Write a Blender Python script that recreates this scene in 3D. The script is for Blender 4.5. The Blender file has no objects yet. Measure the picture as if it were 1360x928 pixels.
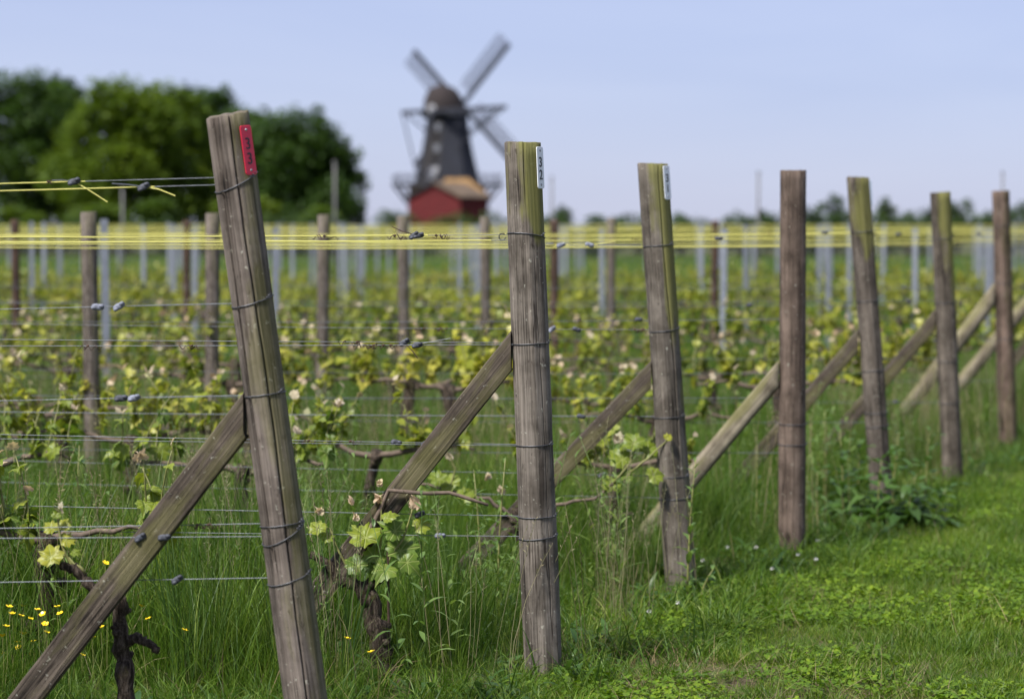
import bpy, math, random
import numpy as np
from mathutils import Vector, Matrix, Quaternion

rnd = random.Random(7)
nr = np.random.default_rng(11)
sc = bpy.context.scene
col = sc.collection
PI = math.pi

# ------------------------------------------------------------------ camera, sky, sun, exposure
FPX, CAMH, HORIZ = 3211.0, 1.45, 300.0
TILT = math.atan((464 - HORIZ) / FPX)
cam_d = bpy.data.cameras.new('camera')
cam_d.sensor_width = 36.0
cam_d.lens = 85.0
cam_d.clip_start, cam_d.clip_end = 0.1, 3000.0
cam_d.dof.use_dof = True
cam_d.dof.focus_distance = 7.5
cam_d.dof.aperture_fstop = 2.7
cam = bpy.data.objects.new('camera', cam_d)
col.objects.link(cam)
cam.location = (0, 0, CAMH)
cam.rotation_euler = (PI / 2 - TILT, 0, 0)
sc.camera = cam

SUN_EL, SUN_AZ = 54.0, -136.0          # azimuth from +Y (view direction), clockwise to the right: left and behind
w = bpy.data.worlds.new('World')
sc.world = w
w.use_nodes = True
wn, wl = w.node_tree.nodes, w.node_tree.links
wn.clear()
sky = wn.new('ShaderNodeTexSky')
sky.sky_type = 'NISHITA'
sky.sun_disc = False
sky.sun_elevation = math.radians(SUN_EL)
sky.sun_rotation = math.radians(SUN_AZ)
sky.altitude = 0
sky.air_density = 1.0
sky.dust_density = 0.3
sky.ozone_density = 4.0
tint = wn.new('ShaderNodeMix'); tint.data_type = 'RGBA'; tint.blend_type = 'MULTIPLY'
tint.inputs[0].default_value = 1.0
tint.inputs[7].default_value = (0.93, 0.93, 1.22, 1)
bg = wn.new('ShaderNodeBackground'); bg.inputs[1].default_value = 0.073
wo = wn.new('ShaderNodeOutputWorld')
veil = wn.new('ShaderNodeMix'); veil.data_type = 'RGBA'          # thin even veil of high cloud over the whole sky
veil.inputs[0].default_value = 0.66
wtc = wn.new('ShaderNodeTexCoord'); wmp = wn.new('ShaderNodeMapping'); wmp.inputs['Scale'].default_value = (1.6, 1.6, 9.0)
wnz = wn.new('ShaderNodeTexNoise'); wnz.inputs['Scale'].default_value = 1.5; wnz.inputs['Detail'].default_value = 5; wnz.inputs['Distortion'].default_value = 0.6
wrp = wn.new('ShaderNodeValToRGB')
wrp.color_ramp.elements[0].position = 0.34; wrp.color_ramp.elements[0].color = (4.65, 5.15, 7.35, 1)
wrp.color_ramp.elements[1].position = 0.68; wrp.color_ramp.elements[1].color = (5.75, 6.15, 8.05, 1)
wl.new(wtc.outputs['Generated'], wmp.inputs[0]); wl.new(wmp.outputs[0], wnz.inputs['Vector']); wl.new(wnz.outputs['Fac'], wrp.inputs[0]); wl.new(wrp.outputs[0], veil.inputs[7])
wl.new(sky.outputs[0], tint.inputs[6]); wl.new(tint.outputs[2], veil.inputs[6]); wl.new(veil.outputs[2], bg.inputs[0]); wl.new(bg.outputs[0], wo.inputs[0])

sun_d = bpy.data.lights.new('sun', 'SUN')
sun_d.energy = 5.0
sun_d.angle = math.radians(10)
sun_d.color = (1.0, 0.975, 0.935)
sun = bpy.data.objects.new('sun', sun_d)
col.objects.link(sun)
_e, _a = math.radians(SUN_EL), math.radians(SUN_AZ)
sdir = Vector((math.sin(_a) * math.cos(_e), math.cos(_a) * math.cos(_e), math.sin(_e)))
sun.rotation_euler = (-sdir).to_track_quat('-Z', 'Y').to_euler()
sun.location = sdir * 60

sc.view_settings.view_transform = 'Standard'
sc.view_settings.look = 'None'
sc.view_settings.exposure = 0.62
sc.view_settings.gamma = 1.0
sc.view_settings.use_curve_mapping = False
sc.render.engine = 'CYCLES'
sc.cycles.use_denoising = True
sc.cycles.adaptive_threshold = 0.015
sc.cycles.max_bounces = 5
sc.cycles.transparent_max_bounces = 8
sc.cycles.diffuse_bounces = 2

# ------------------------------------------------------------------ pixel helpers
def ray(px, py):
    u, v = (px - 680) / FPX, (464 - py) / FPX
    c, s = math.cos(TILT), math.sin(TILT)
    return Vector((u, c + v * s, -s + v * c))

def at(px, py, Y):
    d = ray(px, py)
    return Vector((0, 0, CAMH)) + d * (Y / d.y)

# ------------------------------------------------------------------ object helpers
def tag(o, label=None, cat=None, group=None, kind=None):
    if label: o['label'] = label
    if cat: o['category'] = cat
    if group: o['group'] = group
    if kind: o['kind'] = kind
    return o

def link(name, data, parent=None, loc=None, rot=None):
    o = bpy.data.objects.new(name, data)
    col.objects.link(o)
    if parent is not None: o.parent = parent
    if loc is not None: o.location = loc
    if rot is not None:
        if isinstance(rot, Quaternion):
            o.rotation_mode = 'QUATERNION'; o.rotation_quaternion = rot
        else:
            o.rotation_euler = rot
    return o

def empty(name, loc, rot=None):
    o = link(name, None, None, loc, rot)
    o.empty_display_size = 0.1
    return o

def copy_tree(o, parent=None):
    c = o.copy()
    col.objects.link(c)
    c.parent = parent
    for ch in list(o.children):
        copy_tree(ch, c)
    return c

class MB:
    def __init__(s):
        s.v, s.f = [], []
    def add(s, v, f):
        n = len(s.v)
        s.v.extend([tuple(p) for p in v])
        s.f.extend([tuple(i + n for i in q) for q in f])
        return s
    def box(s, c, size, rot=None):
        x, y, z = size[0] / 2, size[1] / 2, size[2] / 2
        vs = [Vector((sx * x, sy * y, sz * z)) for sx in (-1, 1) for sy in (-1, 1) for sz in (-1, 1)]
        if rot is not None: vs = [rot @ p for p in vs]
        vs = [p + Vector(c) for p in vs]
        return s.add(vs, [(0, 1, 3, 2), (4, 6, 7, 5), (0, 4, 5, 1), (2, 3, 7, 6), (0, 2, 6, 4), (1, 5, 7, 3)])
    def bar(s, a, b, wd, th, up=(0, 0, 1)):
        a, b = Vector(a), Vector(b)
        z = (b - a).normalized()
        x = Vector(up).cross(z)
        if x.length < 1e-5: x = Vector((1, 0, 0))
        x.normalize(); y = z.cross(x)
        m = Matrix((x, y, z)).transposed()
        return s.box((a + b) / 2, (wd, th, (b - a).length), m)
    def tube(s, pts, rad, n=6, cap=True):
        pts = [Vector(p) for p in pts]
        if not hasattr(rad, '__len__'): rad = [rad] * len(pts)
        ref = None; base = len(s.v)
        for i, p in enumerate(pts):
            t = (pts[min(i + 1, len(pts) - 1)] - pts[max(i - 1, 0)]).normalized()
            if ref is None:
                ref = t.orthogonal().normalized()
            ref = (ref - t * ref.dot(t))
            if ref.length < 1e-6: ref = t.orthogonal()
            ref.normalize()
            b = t.cross(ref)
            for k in range(n):
                a = 2 * PI * k / n
                s.v.append(tuple(p + (ref * math.cos(a) + b * math.sin(a)) * rad[i]))
        for i in range(len(pts) - 1):
            for k in range(n):
                k2 = (k + 1) % n
                s.f.append((base + i * n + k, base + i * n + k2, base + (i + 1) * n + k2, base + (i + 1) * n + k))
        if cap:
            s.f.append(tuple(base + k for k in reversed(range(n))))
            s.f.append(tuple(base + (len(pts) - 1) * n + k for k in range(n)))
        return s
    def ball(s, c, size, rot=None, nu=10, nv=6):
        vs, fs = [], []
        for j in range(nv + 1):
            ph = PI * j / nv
            for i in range(nu):
                th = 2 * PI * i / nu
                p = Vector((math.sin(ph) * math.cos(th) * size[0], math.sin(ph) * math.sin(th) * size[1], math.cos(ph) * size[2]))
                if rot is not None: p = rot @ p
                vs.append(p + Vector(c))
        for j in range(nv):
            for i in range(nu):
                i2 = (i + 1) % nu
                fs.append((j * nu + i, (j + 1) * nu + i, (j + 1) * nu + i2, j * nu + i2))
        return s.add(vs, fs)
    def mesh(s, name, mat, smooth=False):
        me = bpy.data.meshes.new(name)
        me.from_pydata(s.v, [], s.f)
        if mat is not None: me.materials.append(mat)
        if smooth: me.polygons.foreach_set('use_smooth', [True] * len(me.polygons))
        me.update()
        return me
    def build(s, name, mat, parent=None, loc=None, rot=None, smooth=False):
        return link(name, s.mesh(name, mat, smooth), parent, loc, rot)

def np_mesh(name, V, F, mat, smooth=False):
    """V (n,3), F (m,k) all faces with k corners."""
    me = bpy.data.meshes.new(name)
    V = np.asarray(V, np.float32); F = np.asarray(F, np.int32)
    k = F.shape[1]
    me.vertices.add(len(V)); me.vertices.foreach_set('co', V.ravel())
    me.loops.add(F.size); me.loops.foreach_set('vertex_index', F.ravel())
    me.polygons.add(len(F))
    me.polygons.foreach_set('loop_start', np.arange(0, F.size, k, dtype=np.int32))
    me.polygons.foreach_set('loop_total', np.full(len(F), k, np.int32))
    if smooth: me.polygons.foreach_set('use_smooth', np.ones(len(F), bool))
    if mat is not None: me.materials.append(mat)
    me.update(calc_edges=True)
    me.validate()
    return me

def rots(n, tilt=1.0, yaw=None):
    """n rotation matrices: random yaw, random tilt up to `tilt` radians."""
    a = nr.uniform(0, 2 * PI, n) if yaw is None else yaw
    b = nr.uniform(0, tilt, n)
    c = nr.uniform(0, 2 * PI, n)
    def Rz(t):
        M = np.zeros((len(t), 3, 3)); M[:, 0, 0] = np.cos(t); M[:, 0, 1] = -np.sin(t); M[:, 1, 0] = np.sin(t); M[:, 1, 1] = np.cos(t); M[:, 2, 2] = 1; return M
    def Rx(t):
        M = np.zeros((len(t), 3, 3)); M[:, 1, 1] = np.cos(t); M[:, 1, 2] = -np.sin(t); M[:, 2, 1] = np.sin(t); M[:, 2, 2] = np.cos(t); M[:, 0, 0] = 1; return M
    return Rz(a) @ Rx(b) @ Rz(c)

def stamp(tv, tf, pos, R, scale):
    """copies of template (tv, tf) -> V, F"""
    n = len(pos)
    tv = np.asarray(tv, float); tf = np.asarray(tf, int)
    scale = np.broadcast_to(np.asarray(scale, float).reshape(-1, 1, 1), (n, 1, 1))
    V = (np.einsum('nij,kj->nki', R, tv) * scale + np.asarray(pos)[:, None, :]).reshape(-1, 3)
    F = (tf[None] + (np.arange(n) * len(tv))[:, None, None]).reshape(-1, tf.shape[1])
    return V, F

# ------------------------------------------------------------------ materials
def new_mat(name):
    m = bpy.data.materials.new(name)
    m.use_nodes = True
    nt = m.node_tree
    b = nt.nodes['Principled BSDF']
    return m, nt.nodes, nt.links, b

def ramp(nodes, stops):
    r = nodes.new('ShaderNodeValToRGB')
    e = r.color_ramp.elements
    while len(e) < len(stops): e.new(0.5)
    for el, (p, c) in zip(e, stops):
        el.position = p; el.color = (*c, 1) if len(c) == 3 else c
    return r

def noise(nodes, links, vec, scale, detail=4, rough=0.55, mapping=None):
    n = nodes.new('ShaderNodeTexNoise')
    n.inputs['Scale'].default_value = scale
    n.inputs['Detail'].default_value = detail
    n.inputs['Roughness'].default_value = rough
    if mapping is not None:
        mp = nodes.new('ShaderNodeMapping')
        mp.inputs['Scale'].default_value = mapping
        links.new(vec, mp.inputs['Vector']); links.new(mp.outputs[0], n.inputs['Vector'])
    else:
        links.new(vec, n.inputs['Vector'])
    return n

def mixc(nodes, links, fac, a, b, mode='MIX'):
    m = nodes.new('ShaderNodeMix'); m.data_type = 'RGBA'; m.blend_type = mode
    for sock, v in ((0, fac), (6, a), (7, b)):
        if isinstance(v, (int, float)): m.inputs[sock].default_value = v
        elif isinstance(v, tuple): m.inputs[sock].default_value = (*v, 1)
        else: links.new(v, m.inputs[sock])
    return m.outputs[2]

def math_n(nodes, links, op, a, b=None, clamp=False):
    m = nodes.new('ShaderNodeMath'); m.operation = op; m.use_clamp = clamp
    for i, v in enumerate((a, b)):
        if v is None: continue
        if isinstance(v, (int, float)): m.inputs[i].default_value = v
        else: links.new(v, m.inputs[i])
    return m.outputs[0]

def plain(name, c, rough=0.6, metal=0.0, var=0.12, scale=30.0, bump=0.0):
    m, N, L, b = new_mat(name)
    tc = N.new('ShaderNodeTexCoord')
    n = noise(N, L, tc.outputs['Object'], scale, 4)
    r = ramp(N, [(0.3, tuple(x * (1 - var) for x in c)), (0.7, tuple(min(1, x * (1 + var)) for x in c))])
    L.new(n.outputs['Fac'], r.inputs[0]); L.new(r.outputs[0], b.inputs['Base Color'])
    b.inputs['Roughness'].default_value = rough; b.inputs['Metallic'].default_value = metal
    if bump:
        bp = N.new('ShaderNodeBump'); bp.inputs['Strength'].default_value = bump; bp.inputs['Distance'].default_value = 0.004
        L.new(n.outputs['Fac'], bp.inputs['Height']); L.new(bp.outputs[0], b.inputs['Normal'])
    return m

def wood(name, light, dark, moss=0.0, moss_dir=(0.6, -0.6), zfade=None, seed=0.0):
    """weathered round timber, grain along local Z"""
    m, N, L, b = new_mat(name)
    tc = N.new('ShaderNodeTexCoord')
    mp = N.new('ShaderNodeMapping'); mp.inputs['Location'].default_value = (seed * 3.1, seed * 1.7, seed)
    L.new(tc.outputs['Object'], mp.inputs['Vector']); vec = mp.outputs[0]
    g1 = noise(N, L, vec, 1.0, 6, 0.7, (190, 190, 2.6))
    g2 = noise(N, L, vec, 1.0, 3, 0.5, (28, 28, 1.1))
    g3 = noise(N, L, vec, 9.0, 5, 0.6)
    spk = noise(N, L, vec, 1.0, 4, 0.6, (90, 90, 30))
    f = math_n(N, L, 'ADD', math_n(N, L, 'MULTIPLY', g1.outputs['Fac'], 0.62), math_n(N, L, 'MULTIPLY', g2.outputs['Fac'], 0.38))
    r = ramp(N, [(0.36, tuple(x * 0.3 for x in dark)), (0.43, tuple(x * .85 for x in dark)), (0.54, tuple(x * .86 for x in light)), (0.68, tuple(min(1, x * 1.3) for x in light))])
    L.new(f, r.inputs[0])
    r3 = ramp(N, [(0.34, (0.50, 0.47, 0.44)), (0.60, (1.06, 1.03, 1.0))])
    L.new(g3.outputs['Fac'], r3.inputs[0])
    c = mixc(N, L, 1.0, r.outputs[0], r3.outputs[0], 'MULTIPLY')
    rs = ramp(N, [(0.30, (0.35, 0.33, 0.3)), (0.39, (1, 1, 1))])
    L.new(spk.outputs['Fac'], rs.inputs[0])
    c = mixc(N, L, 0.8, c, rs.outputs[0], 'MULTIPLY')
    hc_ = noise(N, L, vec, 1.0, 2, 0.5, (46, 46, 0.8))
    hd = math_n(N, L, 'ABSOLUTE', math_n(N, L, 'SUBTRACT', hc_.outputs['Fac'], 0.5))
    hr_ = ramp(N, [(0.0, (0.16, 0.14, 0.12)), (0.011, (0.35, 0.32, 0.3)), (0.022, (1, 1, 1))]); L.new(hd, hr_.inputs[0])
    brk = noise(N, L, vec, 5.0, 2)
    brr = ramp(N, [(0.47, (0, 0, 0)), (0.55, (1, 1, 1))]); L.new(brk.outputs['Fac'], brr.inputs[0])
    c = mixc(N, L, math_n(N, L, 'MULTIPLY', brr.outputs[0], 0.9), c, mixc(N, L, 1.0, c, hr_.outputs[0], 'MULTIPLY'))
    st_n = noise(N, L, vec, 1.0, 3, 0.6, (20, 20, 1.6))
    st_r = ramp(N, [(0.56, (1, 1, 1)), (0.70, (0.45, 0.42, 0.40))]); L.new(st_n.outputs['Fac'], st_r.inputs[0])
    c = mixc(N, L, 1.0, c, st_r.outputs[0], 'MULTIPLY')
    li = noise(N, L, vec, 55.0, 3, 0.6)
    li_r = ramp(N, [(0.66, (0, 0, 0)), (0.71, (1, 1, 1))]); L.new(li.outputs['Fac'], li_r.inputs[0])
    c = mixc(N, L, math_n(N, L, 'MULTIPLY', li_r.outputs[0], 0.55), c, (0.42, 0.41, 0.33))
    if moss > 0:
        sx = N.new('ShaderNodeSeparateXYZ'); L.new(tc.outputs['Object'], sx.inputs[0])
        side = math_n(N, L, 'ADD', math_n(N, L, 'MULTIPLY', sx.outputs[0], moss_dir[0] * 11), math_n(N, L, 'MULTIPLY', sx.outputs[1], moss_dir[1] * 3))
        mn = noise(N, L, vec, 1.0, 4, 0.6, (14, 14, 2.6))
        mk = math_n(N, L, 'ADD', math_n(N, L, 'MULTIPLY', mn.outputs['Fac'], 1.6), side)
        if zfade:
            zt = N.new('ShaderNodeMapRange'); zt.inputs[1].default_value = zfade[0]; zt.inputs[2].default_value = zfade[1]
            zt.inputs[3].default_value = -0.5; zt.inputs[4].default_value = 0.25
            L.new(sx.outputs[2], zt.inputs[0]); mk = math_n(N, L, 'ADD', mk, zt.outputs[0])
        mr = ramp(N, [(0.78, (0, 0, 0)), (1.0, (1, 1, 1))])
        L.new(mk, mr.inputs[0])
        mossc = mixc(N, L, g1.outputs['Fac'], (0.055, 0.06, 0.012), (0.25, 0.235, 0.07))
        c = mixc(N, L, math_n(N, L, 'MULTIPLY', mr.outputs[0], moss), c, mossc)
    L.new(c, b.inputs['Base Color'])
    b.inputs['Roughness'].default_value = 0.88
    b.inputs['Specular IOR Level'].default_value = 0.25
    bp = N.new('ShaderNodeBump'); bp.inputs['Strength'].default_value = 0.8; bp.inputs['Distance'].default_value = 0.004
    L.new(math_n(N, L, 'ADD', g1.outputs['Fac'], math_n(N, L, 'MULTIPLY', rs.outputs[0], 0.3)), bp.inputs['Height']); L.new(bp.outputs[0], b.inputs['Normal'])
    return m

def leafmat(name, cols, trans=0.35, rough=0.55, world_scale=0.6, spec=0.35, tint2=None):
    """foliage: colour varies by leaf, by object and slowly with place; some light passes through"""
    m, N, L, b = new_mat(name)
    geo = N.new('ShaderNodeNewGeometry'); oi = N.new('ShaderNodeObjectInfo')
    f = math_n(N, L, 'ADD', math_n(N, L, 'MULTIPLY', geo.outputs['Random Per Island'], 0.62), math_n(N, L, 'MULTIPLY', oi.outputs['Random'], 0.38))
    r = ramp(N, [(i / max(1, len(cols) - 1) * 0.8 + 0.1, c) for i, c in enumerate(cols)])
    L.new(f, r.inputs[0])
    nz = noise(N, L, geo.outputs['Position'], world_scale, 3)
    rr = ramp(N, [(0.35, (0.72, 0.78, 0.75)), (0.65, (1.2, 1.12, 1.0))])
    L.new(nz.outputs['Fac'], rr.inputs[0])
    c = mixc(N, L, 1.0, r.outputs[0], rr.outputs[0], 'MULTIPLY')
    L.new(c, b.inputs['Base Color'])
    b.inputs['Roughness'].default_value = rough
    b.inputs['Specular IOR Level'].default_value = spec
    tr = N.new('ShaderNodeBsdfTranslucent')
    L.new(mixc(N, L, 1.0, c, tint2 or (1.15, 1.2, 0.6), 'MULTIPLY'), tr.inputs[0])
    mx = N.new('ShaderNodeMixShader'); mx.inputs[0].default_value = trans
    out = N['Material Output']
    L.new(b.outputs[0], mx.inputs[1]); L.new(tr.outputs[0], mx.inputs[2]); L.new(mx.outputs[0], out.inputs[0])
    return m

M = {}
GREY_L, GREY_D = (0.25, 0.21, 0.175), (0.135, 0.108, 0.085)
M['post33'] = wood('wood_post_grey', (0.205, 0.173, 0.148), (0.122, 0.102, 0.086), 0.35, (0.5, -0.2), None, 1)
M['post32'] = wood('wood_post_mossy', (0.220, 0.193, 0.164), (0.122, 0.106, 0.087), 0.85, (0.55, -0.5), (1.35, 1.5), 2)
M['post31'] = wood('wood_post_striped', (0.205, 0.181, 0.152), (0.115, 0.100, 0.082), 0.8, (0.8, -0.4), (0.9, 1.5), 3)
M['post30'] = wood('wood_post_reddish', (0.179, 0.135, 0.108), (0.108, 0.079, 0.062), 0.0, seed=4)
M['post29'] = wood('wood_post_dark', (0.163, 0.139, 0.116), (0.083, 0.069, 0.057), 0.75, (0.5, -0.5), (1.2, 1.5), 5)
M['post28'] = wood('wood_post_olive', (0.171, 0.146, 0.120), (0.094, 0.078, 0.062), 0.85, (0.6, -0.5), (0.9, 1.5), 6)
M['post27'] = wood('wood_post_brown', (0.198, 0.142, 0.112), (0.101, 0.074, 0.058), 0.15, seed=7)
M['line_post'] = wood('wood_line_post', (0.198, 0.169, 0.144), (0.108, 0.092, 0.078), 0.3, (0.3, -0.3), None, 8)
M['line_post_brown'] = wood('wood_line_post_brown', (0.135, 0.085, 0.06), (0.075, 0.047, 0.034), 0.0, seed=9)
M['strut'] = wood('wood_strut', (0.135, 0.110, 0.086), (0.07, 0.056, 0.043), 0.4, (0.0, -0.6), None, 10)
M['strut_pale'] = wood('wood_strut_pale', (0.34, 0.30, 0.22), (0.19, 0.16, 0.115), 0.5, (0.2, 0.2), None, 11)
M['endgrain'] = plain('wood_end_grain', (0.10, 0.08, 0.055), 0.9, 0, 0.5, 60, 0.4)
M['wire'] = plain('galvanised_wire', (0.16, 0.17, 0.185), 0.55, 0.6, 0.3, 40)
M['band'] = plain('dull_tie_wire', (0.10, 0.10, 0.105), 0.5, 0.7, 0.4, 60)
M['yellow'] = plain('yellow_cord', (0.56, 0.52, 0.13), 0.6, 0, 0.08, 20)
M['gripple'] = plain('dark_zinc_joiner', (0.05, 0.053, 0.065), 0.7, 0.1, 0.5, 80)
M['zinc'] = plain('bright_zinc_joiner', (0.16, 0.17, 0.21), 0.7, 0.1, 0.4, 80)
M['steel'] = plain('galvanised_post_steel', (0.21, 0.225, 0.255), 0.6, 0.2, 0.15, 12)
M['stake'] = plain('rusty_stake', (0.07, 0.042, 0.028), 0.8, 0.3, 0.4, 60)
M['tendril'] = plain('dry_tendril', (0.06, 0.032, 0.02), 0.8, 0, 0.4, 60)
M['red'] = plain('red_tag_plastic', (0.62, 0.012, 0.045), 0.38, 0, 0.06, 60)
M['white'] = plain('white_tag_plastic', (0.76, 0.78, 0.80), 0.35, 0, 0.05, 60)
M['teal'] = plain('teal_tag_plastic', (0.012, 0.12, 0.14), 0.4, 0, 0.1, 60)
M['ink'] = plain('black_ink', (0.012, 0.012, 0.014), 0.5)
M['screw'] = plain('screw_steel', (0.32, 0.32, 0.33), 0.4, 0.8)
M['bark'] = plain('vine_bark', (0.055, 0.040, 0.028), 0.95, 0, 0.65, 45, 0.9)
M['cane'] = plain('vine_cane', (0.11, 0.078, 0.055), 0.85, 0, 0.35, 50, 0.3)
M['shoot'] = plain('vine_shoot', (0.17, 0.17, 0.05), 0.6, 0, 0.3, 40)
M['tree_bark'] = plain('tree_bark', (0.07, 0.055, 0.042), 0.95, 0, 0.4, 8, 0.5)
M['vine_leaf'] = leafmat('vine_leaf', [(0.12, 0.17, 0.02), (0.22, 0.26, 0.03), (0.33, 0.345, 0.045), (0.43, 0.40, 0.09)], 0.38, 0.42, 0.8)
M['vine_leaf_green'] = leafmat('vine_leaf_green', [(0.07, 0.13, 0.02), (0.11, 0.18, 0.03), (0.17, 0.23, 0.035)], 0.36, 0.38, 0.8)
M['vine_leaf_gold'] = leafmat('vine_leaf_gold', [(0.30, 0.31, 0.03), (0.38, 0.36, 0.04)], 0.4, 0.45, 0.8)
M['vine_tip'] = leafmat('vine_shoot_tip', [(0.40, 0.30, 0.20), (0.52, 0.43, 0.33), (0.40, 0.38, 0.20)], 0.35, 0.6, 0.8, tint2=(1.1, 1.0, 0.8))
M['grass'] = leafmat('tall_grass_blade', [(0.028, 0.070, 0.007), (0.066, 0.138, 0.011), (0.115, 0.195, 0.019), (0.25, 0.30, 0.08)], 0.40, 0.5, 0.9)
M['grass_dark'] = leafmat('rush_blade', [(0.028, 0.068, 0.014), (0.05, 0.10, 0.016), (0.09, 0.14, 0.025)], 0.3, 0.45, 0.9)
M['lawn'] = leafmat('mown_grass_blade', [(0.040, 0.095, 0.006), (0.085, 0.165, 0.009), (0.135, 0.220, 0.014), (0.24, 0.27, 0.06)], 0.40, 0.5, 1.3)
M['clover'] = leafmat('clover_leaf', [(0.065, 0.135, 0.007), (0.11, 0.195, 0.009), (0.17, 0.25, 0.014)], 0.35, 0.5, 1.6)
M['straw'] = leafmat('dry_grass_blade', [(0.17, 0.115, 0.07), (0.29, 0.215, 0.13), (0.25, 0.21, 0.11)], 0.25, 0.7, 1.0, tint2=(1.05, 1, .8))
M['seed'] = leafmat('grass_seed_head', [(0.08, 0.055, 0.035), (0.20, 0.165, 0.09), (0.30, 0.27, 0.16), (0.14, 0.16, 0.06)], 0.25, 0.75, 1.0, tint2=(1, 1, .8))
M['weed'] = leafmat('broad_weed_leaf', [(0.035, 0.085, 0.022), (0.06, 0.125, 0.028), (0.09, 0.155, 0.035)], 0.3, 0.38, 1.0)
M['weed_mid'] = leafmat('mid_weed_leaf', [(0.06, 0.12, 0.02), (0.10, 0.17, 0.028), (0.15, 0.21, 0.04)], 0.35, 0.42, 1.0)
M['weed_pale'] = leafmat('pale_weed_leaf', [(0.11, 0.19, 0.045), (0.17, 0.25, 0.07)], 0.35, 0.42, 1.0)
M['petal'] = plain('buttercup_petal', (0.80, 0.56, 0.01), 0.35, 0, 0.08)
M['petal_white'] = plain('clover_blossom', (0.62, 0.60, 0.56), 0.7, 0, 0.1)
M['tree_dark'] = leafmat('tree_leaf_dark', [(0.032, 0.070, 0.016), (0.052, 0.100, 0.019), (0.080, 0.140, 0.026)], 0.38, 0.55, 0.25)
M['tree_mid'] = leafmat('tree_leaf_green', [(0.055, 0.100, 0.010), (0.100, 0.160, 0.014), (0.15, 0.21, 0.026)], 0.40, 0.55, 0.25)
M['hedge'] = leafmat('hedge_leaf', [(0.022, 0.050, 0.012), (0.040, 0.080, 0.016), (0.07, 0.11, 0.025)], 0.25, 0.6, 0.2)
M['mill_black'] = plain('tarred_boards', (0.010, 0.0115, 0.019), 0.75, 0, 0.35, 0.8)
M['mill_sunlit'] = plain('sunlit_mill_boards', (0.017, 0.0145, 0.015), 0.85, 0, 0.35, 0.8)  # lighter browner copy of the mill boards, sunlight put into the colour
M['cap'] = plain('rusty_cap_shingles', (0.024, 0.0165, 0.0155), 0.9, 0, 0.3, 1.2)
M['mill_frame'] = plain('sail_timber', (0.013, 0.015, 0.024), 0.8, 0, 0.2, 1)
M['canvas'] = plain('pale_sail_slats', (0.05, 0.055, 0.08), 0.8, 0, 0.15, 1)
M['red_board'] = plain('red_painted_boards', (0.105, 0.0065, 0.007), 0.8, 0, 0.2, 1.5)
M['roof_grey'] = plain('grey_roofing_felt', (0.048, 0.045, 0.048), 0.9, 0, 0.2, 1.0)
M['roof_tan'] = plain('tan_worn_roof', (0.10, 0.068, 0.042), 0.9, 0, 0.35, 0.7)
M['roof_orange'] = plain('orange_roof_tiles', (0.22, 0.125, 0.045), 0.9, 0, 0.25, 1.5)
M['white_paint'] = plain('white_window_paint', (0.42, 0.42, 0.43), 0.5, 0, 0.06)
M['glass'] = plain('window_glass', (0.16, 0.17, 0.20), 0.15, 0, 0.1)
M['brick'] = plain('brick_base', (0.24, 0.15, 0.115), 0.85, 0, 0.25, 2)
M['pole'] = plain('grey_pole', (0.12, 0.115, 0.11), 0.7, 0.1, 0.15)

# shaggy vine bark, fibres along the trunk
bm_, N, L, b = new_mat('shaggy_vine_bark')
tc = N.new('ShaderNodeTexCoord')
f1 = noise(N, L, tc.outputs['Object'], 1.0, 6, 0.75, (150, 150, 16))
f2 = noise(N, L, tc.outputs['Object'], 22.0, 5, 0.65)
fr = ramp(N, [(0.36, (0.010, 0.008, 0.006)), (0.50, (0.055, 0.040, 0.029)), (0.66, (0.17, 0.135, 0.105))])
L.new(f1.outputs['Fac'], fr.inputs[0])
lr = ramp(N, [(0.58, (0, 0, 0)), (0.72, (1, 1, 1))]); L.new(f2.outputs['Fac'], lr.inputs[0])
L.new(mixc(N, L, math_n(N, L, 'MULTIPLY', lr.outputs[0], 0.55), fr.outputs[0], (0.13, 0.12, 0.03)), b.inputs['Base Color'])
b.inputs['Roughness'].default_value = 0.95; b.inputs['Specular IOR Level'].default_value = 0.15
bp = N.new('ShaderNodeBump'); bp.inputs['Strength'].default_value = 1.0; bp.inputs['Distance'].default_value = 0.012
L.new(math_n(N, L, 'ADD', f1.outputs['Fac'], f2.outputs['Fac']), bp.inputs['Height']); L.new(bp.outputs[0], b.inputs['Normal'])
M['bark'] = bm_
# ground
gm, N, L, b = new_mat('meadow_ground')
geo = N.new('ShaderNodeNewGeometry')
n1 = noise(N, L, geo.outputs['Position'], 0.35, 5)
n2 = noise(N, L, geo.outputs['Position'], 9.0, 6, 0.7)
n3 = noise(N, L, geo.outputs['Position'], 60.0, 3, 0.7)
r1 = ramp(N, [(0.3, (0.040, 0.068, 0.016)), (0.5, (0.062, 0.09, 0.02)), (0.7, (0.095, 0.105, 0.034))])
L.new(n1.outputs['Fac'], r1.inputs[0])
r2 = ramp(N, [(0.36, (0.075, 0.055, 0.035)), (0.5, (1, 1, 1)), ])
r2b = ramp(N, [(0.40, (0.0, 0.0, 0.0)), (0.58, (1, 1, 1))])
L.new(n2.outputs['Fac'], r2b.inputs[0])
cc = mixc(N, L, r2b.outputs[0], (0.085, 0.066, 0.042), r1.outputs[0])
r3 = ramp(N, [(0.3, (0.55, 0.55, 0.55)), (0.7, (1.25, 1.25, 1.25))])
L.new(n3.outputs['Fac'], r3.inputs[0])
cc = mixc(N, L, 1.0, cc, r3.outputs[0], 'MULTIPLY')
L.new(cc, b.inputs['Base Color'])
b.inputs['Roughness'].default_value = 0.95
b.inputs['Specular IOR Level'].default_value = 0.1
bp = N.new('ShaderNodeBump'); bp.inputs['Strength'].default_value = 0.8; bp.inputs['Distance'].default_value = 0.02
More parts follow.
